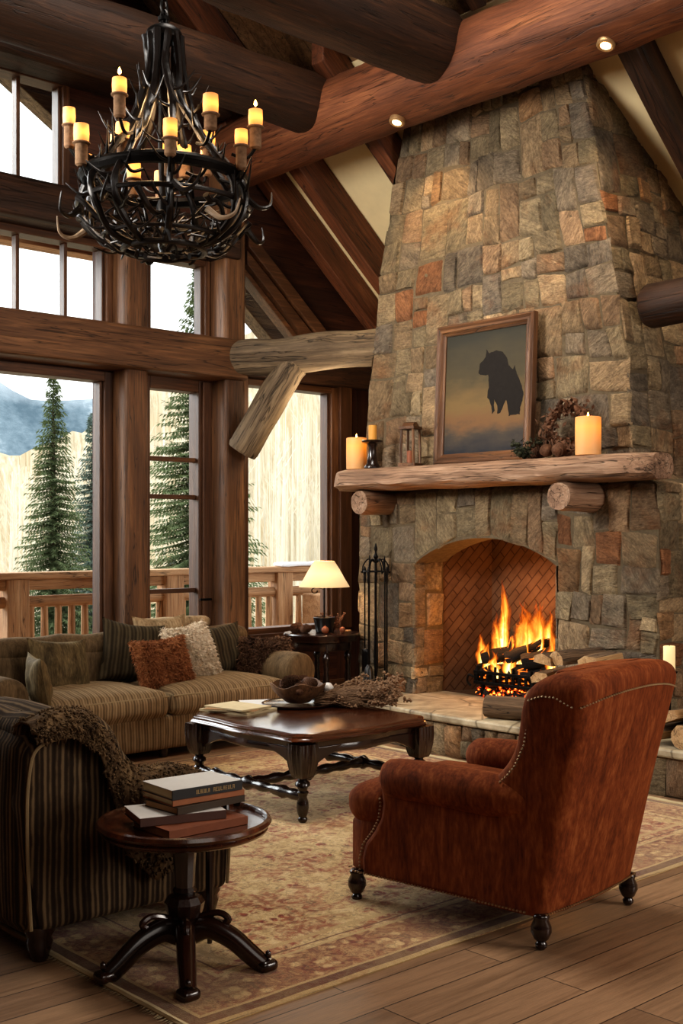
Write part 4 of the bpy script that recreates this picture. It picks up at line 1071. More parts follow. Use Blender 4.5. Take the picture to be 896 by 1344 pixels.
# ================================================================== COFFEE TABLE
CT = thing('coffee_table', 'dark carved mahogany coffee table with serpentine edges and turned legs', 'table', (4.66, 5.44, 0))
CT.scale = (.97, .97, 1.04)
def outline(hx, hy, bow=.05, cor=.1, n=14):
    P = []
    crn = [(hx, -hy), (hx, hy), (-hx, hy), (-hx, -hy)]
    def side_(ax, sg, a, b):
        for i in range(n):
            t = i / (n - 1); q = a + (b - a) * t; s = math.sin(t * PI)
            k = bow * (s ** 2) - .012 * math.sin(t * 2 * PI) ** 2
            P.append((sg * (hx + k), q) if ax == 0 else (q, sg * (hy + k)))
    side_(0, 1, -hy + cor, hy - cor); side_(1, 1, hx - cor, -hx + cor); side_(0, -1, hy - cor, -hy + cor); side_(1, -1, -hx + cor, hx - cor)
    return P
def slab(m, layers, hx, hy, bow, cor):
    vs = []; n = None
    for e, z in layers:
        P = outline(hx - e, hy - e, bow, cor); n = len(P); vs += [(x_, y_, z) for x_, y_ in P]
    fs = [(i * n + j, i * n + (j + 1) % n, (i + 1) * n + (j + 1) % n, (i + 1) * n + j) for i in range(len(layers) - 1) for j in range(n)]
    fs += [tuple(range(n)), tuple(range((len(layers) - 1) * n, len(layers) * n))]
    k = U(0, 9); m.add(vs, fs, [(v[1] + k, v[2], v[0]) for v in vs])
m = MB(); slab(m, [(.03, .432), (.008, .437), (0, .446), (.004, .456), (.014, .462), (.012, .472), (.022, .48), (.05, .482)], .55, .58, .03, .085)
m.build('tabletop', MT['tabletop'], CT, True, angle=40)
m = MB(); slab(m, [(.075, .355), (.06, .362), (.055, .38), (.062, .40), (.05, .432)], .55, .58, .03, .10); m.build('apron', MT['dark'], CT, True, angle=40)
for sx in (-1, 1):
    for sy in (-1, 1):
        lg = bpy.data.objects.new('leg', None)
        m = MB(); cx, cy = sx * .475, sy * .505
        # fluted block
        nf = 40; lay = [(.070, .43), (.072, .38), (.068, .33), (.058, .28), (.048, .252), (.036, .246)]
        vs = []; 
        for r_, z_ in lay:
            for j in range(nf):
                a = 2 * PI * j / nf; q = 1 / max(abs(math.cos(a)), abs(math.sin(a))) ** .8
                fl = .93 + .07 * abs(math.sin(a * 10)) ** .5
                vs.append((cx + r_ * q * fl * math.cos(a), cy + r_ * q * fl * math.sin(a), z_))
        fs = [(i * nf + j, i * nf + (j + 1) % nf, (i + 1) * nf + (j + 1) % nf, (i + 1) * nf + j) for i in range(len(lay) - 1) for j in range(nf)] + [tuple(range(nf)), tuple(range((len(lay) - 1) * nf, len(lay) * nf))]
        m.add(vs, fs)
        m.lathe([(.030, .25), (.034, .235), (.026, .225), (.042, .212), (.044, .196), (.03, .186), (.026, .17), (.036, .16), (.030, .15), (.024, .135), (.034, .105), (.036, .08), (.03, .05), (.022, .03), (.028, .022), (.026, .008), (.018, 0)], (cx, cy, .012), 18)
        m.build('leg', MT['dark'], CT, True, angle=45)
        # carved brackets under the apron beside the leg
for sx in (-1, 1):
    pts = [(sx * .475, -.505 + 1.01 * i / 24, .15) for i in range(25)]; rr_ = [.02 + .012 * abs(math.sin(i * .9)) + (.012 if i in (4, 12, 20) else 0) for i in range(25)]
    MB().tube(pts, rr_, 12).build('stretcher', MT['dark'], CT, True, angle=60)
pts = [(-.475 + .95 * i / 24, 0, .15) for i in range(25)]; MB().tube(pts, [.02 + .012 * abs(math.sin(i * .9)) + (.02 if i == 12 else 0) for i in range(25)], 12).build('stretcher', MT['dark'], CT, True, angle=60)
for sx in (-1, 1):
    for (ax, L) in ((0, .55), (1, .58)):
        m = MB()
        n = 16; prof_ = []
        half = (.475 if ax == 0 else .505) - .05
        lo = [(-half + 2 * half * i / n, .36 - .055 * abs(2 * i / n - 1) ** 3.5 - .012 * math.cos((2 * i / n - 1) * 2 * PI)) for i in range(n + 1)]
        poly = [(a, b) for a, b in lo] + [(half, .40), (-half, .40)]
        off = sx * ((.58 if ax == 0 else .55) - .068)
        m.prism(poly, 1 - ax, off - .012, off + .012); m.build('carved_skirt', MT['dark'], CT, True, bevel=.004, angle=40)

# bowl, tray and things on the coffee table
TZ = .5015
BW = thing('bowl', 'wide wavy edged wooden bowl filled with pinecones on the coffee table', 'bowl', (4.88, 5.80, TZ + .022))
m = MB(); n = 40; vs = []
lay = [(.06, 0), (.075, .0), (.085, .008), (.13, .04), (.168, .085), (.182, .118), (.176, .121), (.16, .088), (.12, .045), (.07, .018), (.01, .014)]
for i, (r_, z_) in enumerate(lay):
    for j in range(n):
        a = 2 * PI * j / n; wv = (z_ / .12) * (.014 * math.sin(a * 5) + .008 * math.sin(a * 3 + 1)); vs.append((r_ * math.cos(a) * (1 + wv), r_ * math.sin(a) * (1 + wv), z_ + wv * .8))
fs = [(i * n + j, i * n + (j + 1) % n, (i + 1) * n + (j + 1) % n, (i + 1) * n + j) for i in range(len(lay) - 1) for j in range(n)] + [tuple(range(n)), tuple(range((len(lay) - 1) * n, len(lay) * n))]
m.add(vs, fs).build('vessel', MT['bowl'], BW, True, angle=50)
tr = MB().lathe([(.2, 0), (.225, .006), (.235, .018), (.228, .021), (.215, .012), (.0, .012)], (0, 0, 0), 36).build('tray', MT['dark'], None, True, angle=50, loc=(4.88, 5.80, TZ)); tag(tr, 'dark round tray under the wooden bowl', 'tray')
def cone(loc, L, r, rot, label, group, mat='cone', seed=0, name='pinecone'):
    random.seed(seed + 100); m = MB(); n = 9; rows = max(6, int(L / .009))
    m.lathe([(r * .2, 0), (r * .75, L * .15), (r * .8, L * .4), (r * .5, L * .75), (r * .1, L)], (0, 0, -L / 2), 8)
    for i in range(rows):
        t = (i + .5) / rows; rad = r * (math.sin(PI * min(1, (t * .86 + .12))) ** .7)
        for j in range(n):
            a = 2 * PI * (j + i * .38) / n; ca, sa = math.cos(a), math.sin(a); z_ = L * (t - .5); w_ = rad * .36; q = rad * U(.95, 1.12)
            m.add([(ca * rad * .5 - sa * w_ * .5, sa * rad * .5 + ca * w_ * .5, z_ - .004), (ca * rad * .5 + sa * w_ * .5, sa * rad * .5 - ca * w_ * .5, z_ - .004), (ca * q + sa * w_, sa * q - ca * w_, z_ + .006), (ca * q * 1.04, sa * q * 1.04, z_ + .009), (ca * q - sa * w_, sa * q + ca * w_, z_ + .006), (ca * rad * .6, sa * rad * .6, z_ + .005)], [(0, 1, 2, 3, 4), (2, 5, 4, 3)])
    o = m.build(name, MT[mat], None, False, loc=loc, rot=rot); return tag(o, label, 'pinecone', group)
cone((4.810, 5.800, TZ + .145), .15, .05, (.9, .5, .3), 'largest pinecone, tilted upright in the wooden bowl', 'pinecones in the bowl', seed=1)
cone((4.920, 5.740, TZ + .135), .12, .045, (1.4, .3, 1.4), 'pinecone lying at the front of the bowl', 'pinecones in the bowl', seed=2)
cone((4.970, 5.850, TZ + .135), .12, .045, (1.3, .2, -.5), 'pinecone lying at the right of the bowl', 'pinecones in the bowl', seed=3)
cone((4.880, 5.900, TZ + .13), .11, .042, (1.5, -.3, .6), 'pinecone at the back of the bowl', 'pinecones in the bowl', seed=4)
cone((4.800, 5.690, TZ + .12), .085, .036, (1.2, .1, 2.2), 'small pinecone at the left rim of the bowl', 'pinecones in the bowl', seed=5)
# dried flower bundle beside the bowl
random.seed(77); df = MB()
for i in range(560):
    a = U(-.8, .9); L = U(.12, .5); p0 = Vector((U(-.16, -.02), U(-.05, .05), U(.0, .06))); dirv = Vector((math.cos(a), math.sin(a) * .8, U(.0, .34)))
    p1 = p0 + dirv * L; p1.z = max(.006, p1.z - .04)
    df.tube([p0, p0.lerp(p1, .5) + Vector((0, 0, .02)), p1], [.0022, .002, .001], 3, caps=False)
    if R() < .75:
        for k in range(5):
            q = p1 + Vector((U(-.02, .02), U(-.02, .02), U(0, .025))); s_ = U(.006, .014)
            df.lathe([(s_ * .3, 0), (s_, s_ * .7), (s_ * .2, s_ * 1.6)], tuple(q), 5)
o = df.build('dried_flowers', MT['conepale'], None, False, loc=(5.06, 5.62, TZ + .002), rot=(0, 0, -.6)); tag(o, 'bundle of brown dried flowers spilling right of the bowl', 'dried flowers', kind='stuff')
for i, (x_, y_, L, r_, rt, lb) in enumerate(((5.01, 5.57, .10, .04, (1.4, 0, .4), 'pinecone lying among the dried flowers, closest to the bowl'), (5.10, 5.53, .09, .036, (1.5, 0, 1.6), 'pinecone lying among the dried flowers, away from the bowl'))):
    cone((x_, y_, TZ + .045), L, r_, rt, lb, 'pinecones on the table', seed=10 + i)
o = MB().rbox((0, 0, 0), (.08, .06, .05), .022, 8, (.006, .006, .012)).build('shell', MT['white'], None, True, angle=180, loc=(5.09, 5.74, TZ + .095), rot=(0, .4, .6)); tag(o, 'pale shell resting on the dried flowers behind the bowl', 'shell')
# magazines at the left of the table
def magazine(x_, y_, z_, w_, d_, rz, mat, label, thick=.01):
    m = MB().box(-w_ / 2, w_ / 2, -d_ / 2, d_ / 2, 0, thick); t = thing('magazine', label, 'magazine', (x_, y_, z_), rz, 'magazines on the coffee table')
    m.build('pages', MT['cream'], t); MB().box(-w_ / 2 - .002, w_ / 2 + .002, -d_ / 2 - .002, d_ / 2 + .002, thick, thick + .0015).build('cover', MT[mat], t)
magazine(4.460, 5.880, TZ, .30, .38, .25, 'cream', 'cream magazine lowest of the stack at the left of the coffee table', .012)
magazine(4.440, 5.860, TZ + .0145, .27, .34, .5, 'tan', 'tan covered magazine in the middle of the stack', .01)
magazine(4.430, 5.850, TZ + .027, .25, .33, .12, 'cream', 'pale magazine on top of the stack at the left of the coffee table', .008)
magazine(4.720, 6.000, TZ, .22, .30, -.5, 'white', 'white magazine lying behind the bowl', .008)

# ================================================================== BOOK TABLE IN FRONT
BT = thing('side_table', 'round dark pedestal table with scrolled feet carrying a stack of books', 'table', (2.49, 3.61, 0))
BT.scale = (1, 1, .94)
m = MB().lathe([(.0, .525), (.25, .525), (.285, .53), (.305, .54), (.31, .55), (.302, .556), (.316, .564), (.322, .575), (.316, .588), (.305, .592), (.297, .585), (.292, .572), (.0, .572)], (0, 0, 0), 56, cap=False)
m.build('tabletop', MT['lightdark'], BT, True, angle=40, label='reddish wooden tray top with moulded rim')
MB().lathe([(.02, .20), (.06, .205), (.07, .23), (.075, .26), (.06, .285), (.04, .295), (.046, .305), (.036, .32), (.040, .40), (.046, .48), (.06, .505), (.075, .52), (.09, .527)], (0, 0, 0), 10).build('pedestal', MT['dark'], BT, True, angle=30)
MB().lathe([(.03, .10), (.055, .11), (.06, .15), (.045, .18), (.055, .195), (.03, .21)], (0, 0, 0), 16).build('hub', MT['dark'], BT, True, angle=50)
for k, a in enumerate((3.0, -2.14, -.94, .9)):
    ca, sa = math.cos(a), math.sin(a); L = (.30, .33, .30, .26)[k]
    pts = spline([(ca * .02, sa * .02, .14), (ca * L * .3, sa * L * .3, .165), (ca * L * .6, sa * L * .6, .13), (ca * L * .88, sa * L * .88, .062), (ca * L, sa * L, .036)], 5)
    lg = MB().tube(pts, [.04 - .012 * i / len(pts) for i in range(len(pts))], 12, .1, ell=1.25)
    lg.rbox((ca * (L + .012), sa * (L + .012), .035), (.075, .07, .045), .02, 6)
    lg.lathe([(.006, .06), (.012, .068), (.010, .085), (.003, .092)], (ca * (L + .02), sa * (L + .02), 0), 8)
    lg.build('leg', MT['dark'], BT, True, angle=60)
    # pierced scroll bracket over each foot
    sc = spline([(ca * .05, sa * .05, .20), (ca * .13, sa * .13, .225), (ca * .17, sa * .17, .20), (ca * .13, sa * .13, .175), (ca * .10, sa * .10, .19)], 5)
    MB().tube(sc, .013, 8).build('scroll', MT['dark'], BT, True)
MB().tube([(.20, .12, .535), (.20, .12, .2), (.20, .12, .013)], [.017, .016, .010], 10).build('leg', MT['dark'], BT, True)
# books
def book(x_, y_, z_, w_, d_, t_, rz, cov, label, pages='cream', text=False, cover_top=None):
    t = thing('book', label, 'book', (x_, y_, z_), rz, 'books stacked on the pedestal table')
    MB().box(-w_ / 2 + .004, w_ / 2 - .004, -d_ / 2 + .004, d_ / 2 - .004, .003, t_ - .003).build('pages', MT[pages], t)
    c_ = MB(); c_.box(-w_ / 2, w_ / 2, -d_ / 2, d_ / 2, 0, .003); c_.box(-w_ / 2, w_ / 2, -d_ / 2 - .002, -d_ / 2 + .003, 0, t_)
    top = MB().box(-w_ / 2, w_ / 2, -d_ / 2, d_ / 2, t_ - .003, t_)
    if cover_top: top.build('front_cover', MT[cover_top], t, bevel=.001)
    else: c_.add(top.v, top.f, top.g)
    c_.build('cover', MT[cov], t, bevel=.001)
    if text:       # pale lettering on the spine, too worn to read
        g_ = MB(); xx = -w_ * .17; y0 = -d_ / 2 - .0028; zm = t_ * .5
        for word in ((7, .0085), (9, .0105)):
            for q in range(word[0]):
                h_ = .0075; b_ = [xx, xx + word[1] * .72]
                kind_ = (q * 7 + word[0]) % 4
                g_.box(b_[0], b_[0] + .0018, y0, y0 + .001, zm - h_, zm + h_)
                if kind_ in (0, 1): g_.box(b_[0], b_[1], y0, y0 + .001, zm + h_ - .002, zm + h_)
                if kind_ in (0, 2, 3): g_.box(b_[0], b_[1], y0, y0 + .001, zm - h_, zm - h_ + .002)
                if kind_ in (1, 3): g_.box(b_[1] - .0018, b_[1], y0, y0 + .001, zm - h_, zm + h_)
                if kind_ in (0, 1): g_.box(b_[0], b_[1] - .001, y0, y0 + .001, zm - .001, zm + .001)
                xx += word[1]
            xx += .014
        g_.build('spine_lettering', MT['gold'], t)
bz = .573 * .94
book(2.475, 3.55, bz, .34, .24, .030, -.02, 'bk4', 'rust brown book at the very bottom of the stack, its spine to the right', 'tan')
book(2.44, 3.60, bz + .031, .32, .22, .030, -.30, 'bk3', 'plum brown book second from the bottom with a white cover', 'tan', cover_top='white')
book(2.53, 3.60, bz + .062, .31, .20, .026, .04, 'bk2', 'dark olive book in the middle of the stack', 'tan')
book(2.535, 3.615, bz + .089, .31, .21, .022, -.05, 'bk1', 'tan book directly under the top book')
book(2.525, 3.61, bz + .112, .30, .215, .036, -.06, 'spine', 'thick book with white cover and dark lettered spine on top of the stack', text=True, cover_top='white')
# a dark twisted ornament on the rim
m = MB(); m.tube(spline([(0, 0, 0), (.02, .01, .05), (.04, .0, .075), (.07, -.01, .05), (.08, .0, .01)], 6), [.012] * 25, 8, .3); m.tube(spline([(.01, 0, .04), (-.01, .02, .08), (-.03, .02, .085)], 5), [.01] * 11, 8, .3)
o = m.build('carved_ornament', MT['antler'], None, True, loc=(2.695, 3.63, .539), rot=(0, 0, .4)); tag(o, 'small dark twisted ornament behind the books on the round table', 'ornament')

# ================================================================== LAMP TABLE
LT = thing('side_table', 'round dark end table beside the right sofa arm carrying the lamp', 'table', (6.65, 7.59, 0))
LT.scale = (.94, .94, 1.09)
MB().lathe([(0, .63), (.30, .63), (.33, .64), (.335, .665), (.345, .675), (.35, .69), (.34, .7), (0, .7)], (0, 0, 0), 44, cap=False).build('tabletop', MT['dark'], LT, True, angle=40)
MB().lathe([(.27, .57), (.275, .58), (.275, .63), (.2, .63)], (0, 0, 0), 40, cap=False).build('apron', MT['dark'], LT, True, angle=40)
for k in range(4):
    a = -.55 + k * PI / 2; c_ = (.245 * math.cos(a), .245 * math.sin(a), 0)
    MB().lathe([(.03, .62), (.032, .56), (.02, .55), (.03, .53), (.036, .5), (.022, .47), (.028, .44), (.022, .40), (.03, .34), (.024, .25), (.02, .1), (.024, .06), (.016, 0)], c_, 14).build('leg', MT['dark'], LT, True, angle=50)
LP = thing('table_lamp', 'small table lamp with cream pleated shade and iron stem on a dark pot', 'lamp', (6.66, 7.565, .764))
LP.scale = (.93, .93, .92)
MB().lathe([(.075, 0), (.08, .004), (.082, .03), (.10, .13), (.104, .14), (.096, .143), (.085, .12), (.0, .1)], (0, 0, 0), 24).build('pot_base', MT['black'], LP, True, angle=50, label='black tapered pot base')
MB().tube(spline([(0, .0, .1), (.0, .0, .26), (.0, .0, .46)], 4), .008, 8).build('stem', MT['iron'], LP, True)
MB().tube(spline([(0, 0, .40), (-.05, .05, .42), (-.08, .08, .40), (-.075, .075, .37), (-.05, .05, .37), (-.045, .045, .39)], 5), .006, 6).build('hook', MT['iron'], LP, True)
m = MB(); n = 72; vs = []; g = []
for i, (r_, z_) in enumerate(((.235, .425), (.19, .50), (.135, .60), (.092, .665))):
    for j in range(n):
        a = 2 * PI * j / n; q = r_ * (1 + .012 * math.sin(a * 36)); vs.append((q * math.cos(a), q * math.sin(a), z_)); g.append((a, 0, z_ - .48))
m.add(vs, [(i * n + j, i * n + (j + 1) % n, (i + 1) * n + (j + 1) % n, (i + 1) * n + j) for i in range(3) for j in range(n)], g)
m.build('lamp_shade', MT['lampshade'], LP, True, angle=180, label='cream fabric lamp shade')
MB().lathe([(.012, .46), (.03, .5), (.028, .53), (.01, .55)], (0, 0, 0), 12).build('bulb', emit('lamp_bulb', srgb(255, 210, 150), 8), LP, True)
# trinkets on the lamp table
for i, (x_, y_, L, lb) in enumerate(((6.46, 7.72, .09, 'pinecone at the left rim of the lamp table'), (6.49, 7.61, .10, 'pinecone beside the black lamp pot'), (6.55, 7.78, .1, 'pinecone behind the lamp pot'))):
    cone((x_, y_, .80), L, .04, (1.3, .3 * i, i), lb, 'pinecones on the lamp table', seed=30 + i)
for i, (x_, y_, r_, mt, lb) in enumerate(((6.56, 7.44, .032, 'bk4', 'small rust coloured ball in front of the lamp pot'), (6.74, 7.42, .026, 'bk4', 'small rust coloured ball at the right of the lamp table'))):
    o = MB().lathe([(.004, -r_)] + [(r_ * math.cos(a), r_ * math.sin(a)) for a in [-1.2, -.8, -.4, 0, .4, .8, 1.2]] + [(.004, r_ * .9), (.003, r_ * 1.3)], (0, 0, 0), 14).build('wooden_fruit', MT[mt], None, True, loc=(x_, y_, .764 + r_)); tag(o, lb, 'ornament', 'fruit on the lamp table')
random.seed(5); m = MB()
for i in range(70):
    a = U(0, 2 * PI); L = U(.06, .16); m.tube([(0, 0, 0), (math.cos(a) * L * .4, math.sin(a) * L * .4, L * .6), (math.cos(a) * L * .7, math.sin(a) * L * .7, L)], [.002, .002, .001], 3, caps=False)
    q = (math.cos(a) * L * .7, math.sin(a) * L * .7, L); m.lathe([(.002, -.006), (.008, 0), (.002, .008)], q, 5)
o = m.build('dried_sprig', MT['cone'], None, False, loc=(6.76, 7.56, .764)); tag(o, 'dark dried sprig standing right of the lamp pot', 'dried flowers')
o = MB().box(-.05, .05, -.035, .035, 0, .016).build('small_box', MT['tan'], None, bevel=.003, loc=(6.82, 7.47, .764), rot=(0, 0, .5)); tag(o, 'flat tan box at the right rim of the lamp table', 'box')
# ================================================================== ON THE MANTEL
MZ = 2.146
PT = thing('painting', 'framed misty painting of a dark grazing animal leaning on the mantel', 'painting', (6.835, 5.92, MZ + .0), 0)
PT.rotation_euler = (math.radians(-2.6), 0, math.radians(-90))
W, Hh, fw = .97, 1.10, .085
fm = MB()
def mould(a, b, inn):      # mitred moulding between two outer corners
    prof_ = [(0, .0), (0, .05), (.015, .062), (.035, .05), (.055, .056), (.07, .04), (.085, .03), (.085, 0)]
    A, Bv = Vector(a), Vector(b); t = (Bv - A).normalized(); nI = Vector(inn); vs = []; L = (Bv - A).length
    for k, base in ((0, A), (1, Bv)):
        for o_, h_ in prof_: vs.append(base + nI * o_ + t * (o_ if k == 0 else -o_) + Vector((0, -h_, 0)))
    n = len(prof_); fs = [(i, (i + 1) % n, (i + 1) % n + n, i + n) for i in range(n)]
    g = [(v.dot(nI) * 1.0 + a[0] * 3, v.y + a[2], v.dot(t)) for v in vs]; fm.add(vs, fs, g)
c4 = [(-W / 2, 0, 0), (W / 2, 0, 0), (W / 2, 0, Hh), (-W / 2, 0, Hh)]
for i, inn in enumerate(((0, 0, 1), (-1, 0, 0), (0, 0, -1), (1, 0, 0))): mould(c4[i], c4[(i + 1) % 4], inn)
fm.build('frame', MT['frame'], PT)
def canvasmat():
    M = Mat('misty_canvas'); o = M.obj(); x_, y_, z_ = M.sep(o)
    n = M.noise(M.map(o, (1, 1, 2.4)), 3.2, 5, .6)
    f = M.math('ADD', M.math('DIVIDE', z_, Hh), M.math('MULTIPLY', M.math('SUBTRACT', n, .5), .34))
    c = M.ramp(f, [(.06, srgb(44, 46, 52)), (.2, srgb(72, 66, 60)), (.30, srgb(110, 84, 60)), (.42, srgb(110, 91, 62)), (.62, srgb(76, 69, 54)), (.9, srgb(60, 58, 51))])
    M.bsdf(c, .75, 0, .1); return M.m
cv = MB().box(-W / 2 + .08, W / 2 - .08, -.02, -.012, .08, Hh - .08); cv.build('canvas', canvasmat(), PT)
px = [(631, 480), (640, 466), (650, 458), (662, 461), (670, 475), (678, 483), (684, 500), (685, 530), (680, 541), (674, 538), (669, 522), (664, 536), (658, 535), (655, 522), (650, 537), (645, 535), (642, 510), (643, 491), (636, 489)]
px = [(330, 520), (345, 440), (395, 370), (402, 298), (428, 335), (490, 305), (550, 322), (590, 380), (605, 450), (640, 490), (662, 450), (672, 520), (690, 560), (720, 640), (740, 720), (735, 800), (715, 860), (715, 930), (640, 935), (620, 955), (605, 860), (590, 790), (568, 850), (545, 912), (515, 930), (512, 850), (482, 785), (490, 900), (470, 930), (455, 830), (420, 760), (432, 640), (420, 550), (345, 545)]
def cvp(a, b):
    u = (a - 20) / 740; yb_ = 1330 - 50 * u; yt_ = 170 - 125 * u
    return Vector(((u - .5) * (W - .16), -.0215, .08 + (yb_ - b) / (yb_ - yt_) * (Hh - .16)))
sp = []
for (a, b), (c_, d_) in zip(px, px[1:] + px[:1]):
    p, q = cvp(a, b), cvp(c_, d_)
    for k in range(4): sp.append(p.lerp(q, k / 4) + .008 * noise.noise_vector(Vector((a * .1 + k, b * .1, 2))) * Vector((1, 0, 1)))
m = MB(); m.add(sp, [tuple(range(len(sp)))]); m.build('painted_animal', plain('painted_silhouette', srgb(38, 34, 31), .7, 0, .1, .3), PT, label='dark painted animal silhouette')  # the animal is dark paint on the canvas

def pillar(x_, y_, z_, r_, h_, label, mat='candle', lit=True, group='pillar candles'):
    t = thing('candle', label, 'candle', (x_, y_, z_), 0, group)
    m = MB(); pr = [(0, 0), (r_, 0), (r_ * 1.01, h_ * .5), (r_, h_ - .004), (r_ * .93, h_), (r_ * .8, h_ - .012), (0, h_ - .016)]
    m.lathe(pr, (0, 0, 0), 24, cap=False)
    m.build('wax', MT[mat], t, True, angle=50)
    MB().tube([(0, 0, h_ - .02), (0.002, 0, h_ + .008)], .002, 6).build('wick', MT['black'], t)
    if lit:
        MB().lathe([(.001, 0), (.007, .008), (.006, .016), (.001, .03)], (0, 0, h_ + .002), 8).build('flame', MT['flame'], t, True)
    return t
pillar(6.67, 7.17, MZ, .085, .262, 'lit amber pillar candle at the left end of the mantel')
pillar(6.66, 4.83, MZ, .088, .262, 'lit amber pillar candle at the right end of the mantel')
o = MB().lathe([(.07, 0), (.072, .01), (.05, .04), (.038, .10), (.034, .17), (.045, .20), (.085, .212), (.09, .225), (.085, .23), (0, .226)], (0, 0, 0), 24).build('candle_holder', MT['dark'], None, True, angle=50, loc=(6.66, 6.97, MZ)); tag(o, 'dark turned wooden candle holder beside the left mantel candle', 'candle holder')
pillar(6.66, 6.965, MZ + .227, .034, .125, 'short amber candle standing on the turned holder', 'waxplain', False)
LN = thing('lantern', 'small rustic open lantern of brown sticks left of the painting', 'lantern', (6.76, 6.63, MZ), .3)
m = MB()
for sx in (-1, 1):
    for sy in (-1, 1): m.tube([(sx * .055, sy * .055, 0), (sx * .06, sy * .055, .15), (sx * .055, sy * .05, .32)], .011, 8, .3)
m.build('corner_post', MT['frame'], LN, True)
m = MB(); m.box(-.075, .075, -.075, .075, 0, .03); m.build('base', MT['frame'], LN, bevel=.005)
m = MB(); m.box(-.075, .075, -.07, .07, .30, .325); m.prism([(-.06, .325), (.06, .325), (.02, .36), (-.02, .36)], 1, -.05, .05); m.build('top', MT['frame'], LN, bevel=.004)
MB().lathe([(.03, .03), (.03, .13), (0, .13)], (0, 0, 0), 12).build('inner_candle', MT['bk4'], LN, True)
# pinecone and greenery arrangement
random.seed(12)
o = MB()
for i in range(34):       # a ring of curled dried leaves
    a = 2 * PI * i / 34; rr_ = .15 + U(-.03, .03)
    p = Vector((U(-.03, .03), rr_ * math.cos(a), .20 + rr_ * math.sin(a)))
    o.tube(spline([p, p + Vector((-.02, .06 * math.cos(a + 1.2), .06 * math.sin(a + 1.2))), p + Vector((-.035, .08 * math.cos(a + 1.8), .08 * math.sin(a + 1.8)))], 4), [.006 + .016 * math.sin(PI * k / 9) for k in range(9)], 6, .3, ell=.35)
for i in range(3): o.torus((0, 0, .20), .13 + .015 * i, .013, 30, 6, 0, .5)
for i in range(60):
    a = U(0, 2 * PI); r1 = U(.12, .19); o.tube([(0, r1 * math.cos(a), .2 + r1 * math.sin(a)), (U(-.05, .01), (r1 + .05) * math.cos(a + .3), .2 + (r1 + .05) * math.sin(a + .3))], [.004, .001], 3, caps=False)
for i in range(520):      # rough curled leaves and husks all over the ring
    a = U(0, 2 * PI); r1 = .145 + random.gauss(0, .035); c_ = Vector((U(-.05, .04), r1 * math.cos(a), .20 + r1 * math.sin(a)))
    if c_.z < 0.0: c_.z = U(0, .05)
    d1 = Vector((U(-1, 1), U(-1, 1), U(-1, 1))).normalized(); d2 = d1.cross(Vector((U(-1, 1), U(-1, 1), U(-1, 1)))).normalized(); L_ = U(.02, .055)
    o.add([c_, c_ + d1 * L_ * .5 + d2 * L_ * .28, c_ + d1 * L_, c_ + d1 * L_ * .5 - d2 * L_ * .28], [(0, 1, 2, 3)])
w_ = o.build('wreath', MT['cone'], None, True, loc=(6.77, 5.10, MZ + .02), rot=(0, .15, .15)); tag(w_, 'twiggy brown wreath of curled leaves leaning beside the right candle', 'wreath')
o = MB()
for i in range(420):
    a = U(0, 2 * PI); e_ = U(0, 1.5); r_ = U(.02, .10); p = Vector((r_ * math.cos(a) * .9, r_ * math.sin(a) * 1.2, abs(r_ * math.sin(e_)) * 1.3 + .01)); q = p + Vector((U(-.03, .03), U(-.03, .03), U(-.004, .035)))
    o.add([p, p + Vector((U(-.012, .012), U(-.012, .012), .004)), q], [(0, 1, 2)])
    if i % 9 == 0: o.lathe([(.004, -.012), (.02, 0), (.003, .015)], tuple(p), 6)
o = o.build('greenery', MT['green'], None, False, loc=(6.62, 5.34, MZ)); tag(o, 'dark clump of dried greenery under the right corner of the painting', 'greenery', kind='stuff')
for i, (x_, y_, L, r_, lb) in enumerate(((6.64, 5.24, .13, .05, 'pinecone between the greenery and the wreath'), (6.60, 5.03, .11, .045, 'pinecone in front of the wreath, next to the right candle'), (6.60, 5.14, .1, .042, 'pinecone in front of the middle of the wreath'))):
    cone((x_, y_, MZ + .045), L, r_, (1.45, 0, .5 + i), lb, 'pinecones on the mantel', seed=50 + i)

# ================================================================== FIRE TOOLS ON THE HEARTH
IR = MT['iron']
TS = thing('fire_tool_stand', 'black wrought iron tool stand on the hearth left of the firebox', 'tool stand', (6.70, 6.97, .3), -.35)
m = MB()
for a in (.3, 2.0, 3.4, 5.0): m.tube(spline([(0, 0, .10), (.06 * math.cos(a), .10 * math.sin(a), .07), (.10 * math.cos(a), .16 * math.sin(a), .015), (.12 * math.cos(a), .19 * math.sin(a), .008)], 4), .009, 8)
m.build('base', IR, TS, True)
MB().tube([(0, 0, .08), (0, 0, .6), (0, 0, 1.13)], .011, 10).build('pole', IR, TS, True)
MB().lathe([(.012, 1.1), (.022, 1.12), (.012, 1.14), (.008, 1.16), (.016, 1.18), (.004, 1.23)], (0, 0, 0), 12).build('finial', IR, TS, True)
m = MB()
for a in (.5, 1.6, 2.65, 3.7, 4.7, 5.8): m.tube(spline([(0, 0, 1.07), (.06 * math.cos(a), .06 * math.sin(a), 1.10), (.10 * math.cos(a), .11 * math.sin(a), 1.05), (.105 * math.cos(a), .125 * math.sin(a), .99), (.115 * math.cos(a), .14 * math.sin(a), 1.0)], 4), .006, 6)
m.torus((0, 0, 1.0), .1, .006, 24, 6); m.build('crown', IR, TS, True)
for y_ in (.155, -.16):
    MB().tube([(0.01, y_, .01), (.01, y_, .55), (.01, y_, 1.0), (.01, y_ * .9, 1.08), (.01, y_, 1.13)], [.008, .007, .007, .012, .003], 8).build('side_rod', IR, TS, True)
